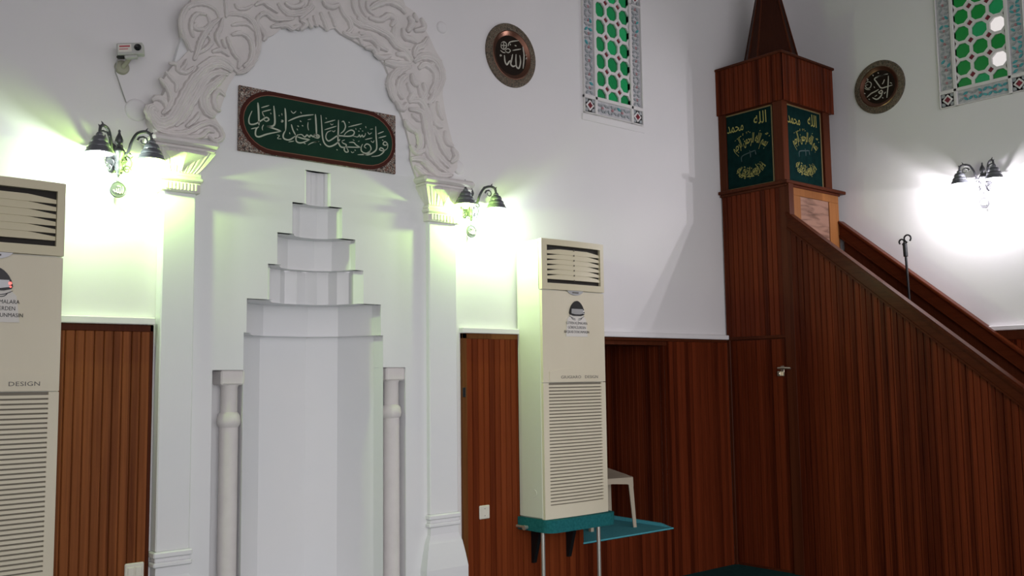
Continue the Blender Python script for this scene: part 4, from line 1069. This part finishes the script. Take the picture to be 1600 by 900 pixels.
# stair side and tower side boards
mb = boards(fX, YE, YT-.035, 0, lambda u: railtop(u)-.13); mb.build('side_panel', WOODY, mn)
DZ = 1.79; DY0, DY1 = 4.275, 4.80
mb = boards(fX, DY0-.0, D-.02, DZ+.02, 2.985); mb.build('tower_panel', WOODY, mn)
mb = MB(); mb.bbox(L3((XM-.004, YT-.035, 0)), L3((XM+.06, YT+.05, 3.0)), .001); mb.build('corner_post', POSTW, mn)
mb = MB(); mb.bbox(L3((XM+.0, DY1, 0)), L3((XM+.03, D-.019, DZ+.02)), .003); mb.bbox(L3((XM, DY0, DZ-.005)), L3((XM+.03, D-.019, DZ+.02)), .003); mb.build('door_frame', POSTW, mn)
mb = boards(lambda u, n, z: L3((XM+.028-n, u, z)), DY0+.003, DY1-.003, .02, DZ-.012); do = mb.build('door', WOODY, mn)
hy, hz = 4.318, 1.545
hb = MB(); hb.bbox(L3((XM+.010, hy-.016, hz-.055)), L3((XM+.004, hy+.016, hz+.025)), .003)
hb.tube([L3((XM+.006, hy+.0, hz+.006)), L3((XM-.045, hy, hz+.006))], .009, 12)
hb.tube(catmull([L3((XM-.045, hy+.006, hz+.006)), L3((XM-.048, hy-.045, hz+.008)), L3((XM-.044, hy-.105, hz+.004))], 5), .009, 10)
hb.bbox(L3((XM+.006, hy+.008, hz-.055)), L3((XM-.022, hy+.034, hz-.015)), .005)
hb.build('handle', BRASS, do, smooth=True)
# body of the tower (hidden core) and stair-side faces
mb = MB(); mb.box(L3((XM+.02, YT+.012, 0)), L3((XT1, D-.02, 2.98))); mb.build('tower_core', POSTW, mn)
mb = MB(); f = [(XM+.06, XM+.19), (6.98, XT1)]
for a, b in f: mb.bbox(L3((a, YT-.012, 2.36)), L3((b, YT+.014, 2.905)), .003)
mb.bbox(L3((XM+.06, YT-.012, 2.905)), L3((XT1, YT+.0135, 2.985)), .003); mb.bbox(L3((XM+.06, YT-.012, 2.3)), L3((XT1, YT+.0135, 2.36)), .003); mb.build('seat_back_frame', ORANGEW, mn)
mb = MB(); mb.box(L3((XM+.19, YT-.002, 2.36)), L3((6.98, YT+.013, 2.905))); mb.build('seat_back_panel', FIGURED, mn)
# ledge
mb = MB(); mb.bbox(L3((XM-.035, YT-.04, 2.985)), L3((XR-.003, D-.003, 3.012)), .005); mb.bbox(L3((XM-.015, YT-.02, 2.965)), L3((XT1+.02, D-.005, 2.987)), .005); mb.build('ledge', POSTW, mn)
# lantern of the tower: posts and panels
mb = MB()
for a, b in (((XM, YT+.0), (XM+.075, YT+.09)), ((6.965, YT+.0), (XT1-.06, YT+.075)), ((XM, D-.075), (XM+.06, D-.003)), ((6.99, D-.075), (XT1-.06, D-.003))):
    mb.bbox(L3((*a, 3.012)), L3((*b, 3.70)), .004)
mb.box(L3((XM+.022, YT+.022, 3.012)), L3((XT1-.075, D-.01, 3.70))); mb.build('lantern', POSTW, mn)
# crown
CX1 = XT1-.02
mb = boards(lambda u, n, z: L3((XM-.004-n+.0, u, z)), YT-.02, D-.004, 3.655, 4.035, t=.014); q = boards(lambda u, n, z: L3((u, YT-.006-n, z)), XM-.016, CX1, 3.655, 4.035, t=.014)
mb.m = 0; mb.build('crown', WOODY, mn); q.build('crown', WOODX, mn)
mb = MB(); mb.box(L3((XM-.003, YT-.005, 3.657)), L3((CX1-.004, D-.004, 4.03))); mb.build('crown_core', POSTW, mn)
mb = MB(); mb.bbox(L3((XM-.030, YT-.034, 4.03)), L3((CX1+.014, D-.002, 4.052)), .005); mb.build('crown_cornice', POSTW, mn)
# spire: eight-sided pyramid
sx_, sy_2 = 6.715, 4.545
mb = MB(); rb_ = .250; zb, zt = 4.05, 5.12; n = 8
OC = [(1, .18), (.18, 1), (-.18, 1), (-1, .18), (-1, -.18), (-.18, -1), (.18, -1), (1, -.18)]
ringv = lambda r, z: [L3((sx_+r*a, sy_2+r*b, z)) for a, b in OC]
mb.add(ringv(rb_, zb)+ringv(.006, zt), [(k, (k+1) % 8, 8+(k+1) % 8, 8+k) for k in range(8)]+[tuple(range(8)), tuple(range(8, 16))])
so = mb.build('spire', wood('spire_wood', (.020, .0065, .004), (.05, .015, .009), 'x', .3), mn)
for k in range(8):
    a, b = ringv(rb_, zb)[k], ringv(.006, zt)[k]
    q = MB(); q.tube([a, b], [.009, .003], 6); q.build('spire_rib', POSTW, so)
q = MB(); q.lathe([(.012, 5.10), (.03, 5.13), (.03, 5.15), (.012, 5.18), (.02, 5.20), (.002, 5.27)], lambda x, y, z: L3((sx_+x, sy_2+y, z)), 14); q.build('finial', BRASS, so, smooth=True)
# hand rails
def rail(x0, x1, out, drop=0.):
    """moulded board following the slope, x0 inner, x1 outer"""
    t = MB()
    P = lambda y, dz: (y, railtop(y)-drop+dz)
    ya, yb = YE-.02, YT-.012
    def bar(xa, xb, d0, d1):
        vs = []
        for y in (ya, yb):
            for x, dz in ((xa, d0), (xb, d0), (xb, d1), (xa, d1)): vs.append(L3((x, y, P(y, dz)[1])))
        t.add(vs, [(0, 1, 5, 4), (1, 2, 6, 5), (2, 3, 7, 6), (3, 0, 4, 7), (0, 3, 2, 1), (4, 5, 6, 7)])
    bar(x0, x1, -.125, -.028)                    # fascia
    bar(x0+out*.012, x1+(-out)*.012 if False else x1, -.040, -.022)
    bar(min(x0, x1)-.018, max(x0, x1)+.018, -.022, -.006)
    bar(min(x0, x1)-.008, max(x0, x1)+.008, -.008, .0)
    bar(min(x0, x1)-.010, max(x0, x1)+.004, -.137, -.120)
    return t
rail(XM-.012, XM+.05, -1).build('hand_rail', RAILW, mn)
rail(XR-.088, XR-.024, 1).build('hand_rail', RAILW, mn)
# inner faces below the rails, treads
for x0, x1 in ((XM+.022, XM+.045), (XR-.065, XR-.045)):
    mb = MB(); mb.prism([(YE, 0), (YT-.04, 0), (YT-.04, railtop(YT-.04)-.13), (YE, railtop(YE)-.13)], lambda u, v, d: L3((x0+(x1-x0)*d, u, v)), 0, 1); mb.build('inner_panel', POSTW, mn)
ns_ = 10
for k in range(ns_):
    y1 = YE+(k+1)*(YT-.15-YE)/ns_; y0 = YE+k*(YT-.15-YE)/ns_; z = .19*(k+1)
    mb = MB(); mb.bbox(L3((XM+.046, y0-.02, z-.025)), L3((XR-.066, y1, z)), .004); mb.bbox(L3((XM+.046, y0, z-.19)), L3((XR-.066, y0+.02, z-.025)), .002); mb.build('stair_tread', POSTW, mn)
for x in (XM+.02, XR-.045):
    mb = MB(); mb.bbox(L3((x-.045, YE-.09, 0)), L3((x+.045, YE, railtop(YE)+.10)), .006); mb.bbox(L3((x-.055, YE-.10, railtop(YE)+.10)), L3((x+.055, YE+.01, railtop(YE)+.125)), .006); mb.build('newel_post', RAILW, mn)

# calligraphy panels of the tower
def bend_text(body, size, R, cz, up=True, sx=1., h=.0035):
    tv, tf = text_mesh(body, size, sx=sx, ext=.0008)
    out = []
    for x, y, z in tv:
        if R is None: out.append((x, y+cz, h+z)); continue
        a = x/R; r = R+y if up else R-y
        out.append((r*math.sin(a), cz+(r*math.cos(a)-R)*(1 if up else -1), h+z))
    return out, tf
def fit(body, size, length):
    tv, _ = text_mesh(body, size); return length/(max(v[0] for v in tv)-min(v[0] for v in tv))
ALLAH = '\uFEEA\uFEE0\uFEDF\uFE8D'; MUH = '\uFEAA\uFEE4\uFEA4\uFEE3'
BASM = '\uFEE2\uFEF4\uFEA3\uFEAE\uFEDF\uFE8D \uFEE6\uFEE4\uFEA3\uFEAE\uFEDF\uFE8D '+ALLAH+' \uFEE2\uFEB4\uFE91'
TAWH = ALLAH+' \uFEDD\uFEEE\uFEB3\uFEAD '+MUH+' '+ALLAH+' \uFEFB\uFE8D \uFEEA\uFEDF\uFE8D \uFEFB'
def tower_panel(label, loc, rz, W, H, mirror):
    t = bpy.data.objects.new('calligraphy_panel', None); sc.collection.objects.link(t); t.parent = mn
    t.location = (loc[0]-XM, loc[1]-YT, loc[2]); t.rotation_euler = (0, 0, rz); t['label'] = label
    mb = MB(); mb.bbox((-W/2, -.006, -H/2), (W/2, 0, H/2), .001); mb.build('cloth', TEALD, t)
    e = .011; fr = MB()
    for a, b in (((-W/2, -H/2), (W/2, -H/2+e)), ((-W/2, H/2-e), (W/2, H/2)), ((-W/2, -H/2), (-W/2+e, H/2)), ((W/2-e, -H/2), (W/2, H/2))):
        fr.bbox((a[0], -.011, a[1]), (b[0], 0, b[1]), .002)
    fr.build('gold_edge', GOLDF, t)
    k = W/.50
    put = lambda vs, dx: [(x*k+dx, -.0062-z, y) for x, y, z in vs]
    q = MB()
    for body, size, R, cz, up, sx, dx in ((MUH, .125, None, .165, True, .62, (-.125)*k), (ALLAH, .14, None, .185, True, .75, .13*k),
                                          (BASM, .115, .22, .045, True, fit(BASM, .115, .33), .02), (TAWH, .085, .19, -.235, False, fit(TAWH, .085, .34), .02), ('\uFEE2\uFEF4\uFEA3\uFEAE\uFEDF\uFE8D \uFEE6\uFEE4\uFEA3\uFEAE\uFEDF\uFE8D', .07, .13, -.20, False, fit('\uFEE2\uFEF4\uFEA3\uFEAE\uFEDF\uFE8D \uFEE6\uFEE4\uFEA3\uFEAE\uFEDF\uFE8D', .07, .17), .02)):
        vs, fs = bend_text(body, size, R, cz, up, sx, 0); q.add(put(vs, dx), fs)
        q.build('lettering', GOLD, t); q = MB()
    # small vowel marks dotted around the lines
    rr = random.Random(9)
    for i in range(34):
        a = rr.uniform(-.72, .72); r = .22+rr.choice((.085, .095, .03)); x, z = r*math.sin(a)+.02, .045+r*math.cos(a)-.22
        q.strokes([(x*k, z), (x*k+.008, z+.005)], .0028, lambda u, v, h: (u, -.006-h, v), 0, .0015)
    for i in range(40):
        a = rr.uniform(-.85, .85); r = .19+rr.choice((.0, -.03, -.07, .012)); x, z = r*math.sin(a)+.02, -.235-(r*math.cos(a)-.19)
        q.strokes([(x*k, z), (x*k+.008, z+.004)], .0028, lambda u, v, h: (u, -.006-h, v), 0, .0015)
    q.build('vowel_marks', GOLD, t)
    q = MB()
    for pts in ([(-.07, -.095), (-.065, -.05), (.03, -.03), (.075, -.025)], [(.02, -.075), (.02, -.04), (.012, -.015)], [(.075, -.06), (.07, -.03)]):
        q.strokes([(x*k, z) for x, z in pts], .004, lambda u, v, h: (u, -.006-h, v), 0, .001)
    q.build('faint_lettering', GREYT, t)
gl = [onX(x, y, XM) for x, y in ((1126.4,185),(1202.8,163.6),(1210.6,284.4),(1133.3,299.7))]
y0, y1 = (gl[1][1]+gl[2][1])/2, (gl[0][1]+gl[3][1])/2; zz0, zz1 = 3.014, 3.645
tower_panel('dark green panel with gold Arabic script on the mihrab side of the minbar tower', (XM+.0215, (y0+y1)/2, (zz0+zz1)/2), -PI/2, y1-y0, zz1-zz0, False)
gr_ = [onY(x, y, YT) for x, y in ((1229.2,164.4),(1282,179.4),(1289.4,293.6),(1236.7,284.4))]
tower_panel('dark green panel with gold Arabic script on the stair side of the minbar tower', ((gr_[0][0]+gr_[1][0]+.006)/2, YT+.0215, (zz0+zz1)/2), 0, gr_[1][0]-gr_[0][0]+.03, zz1-zz0, True)

# staff standing in the stair
a = onX(1421, 468, 7.02); b = onX(1414, 385, 7.06)
dv = (b-a); foot = a-dv*(a.z-.95)/dv.z
kk = max(1, min(ns_, int((foot.y-YE)/((YT-.15-YE)/ns_))+1)); zf = .19*kk
foot = a-dv*(a.z-zf)/dv.z
stf = thing('staff', 'thin black staff with a double hook top standing in the minbar stair', 'staff', foot)
rel = lambda p: tuple(Vector(p)-foot)
mb = MB(); mb.tube([(0, 0, .002), rel(b)], .0095, 10); d = dv.normalized(); mb.tube([rel(b-d*.08), rel(b+d*.02)], .017, 10); mb.build('rod', BLACKM, stf, smooth=True)
tp = b+d*.02
hk = MB()
for s, r_, hgt in ((1, .020, .018), (-1, .027, .040)):   # the two loops, one towards the stair foot
    c = tp+Vector((0, s*.024, hgt))
    hk.tube([rel(tp)]+[rel(c+Vector((0, r_*math.sin(q)*s*-1, -r_*math.cos(q)))) for q in np.linspace(.2, 5.6, 14)], .0065, 6)
hk.build('hook', BLACKM, stf, smooth=True)
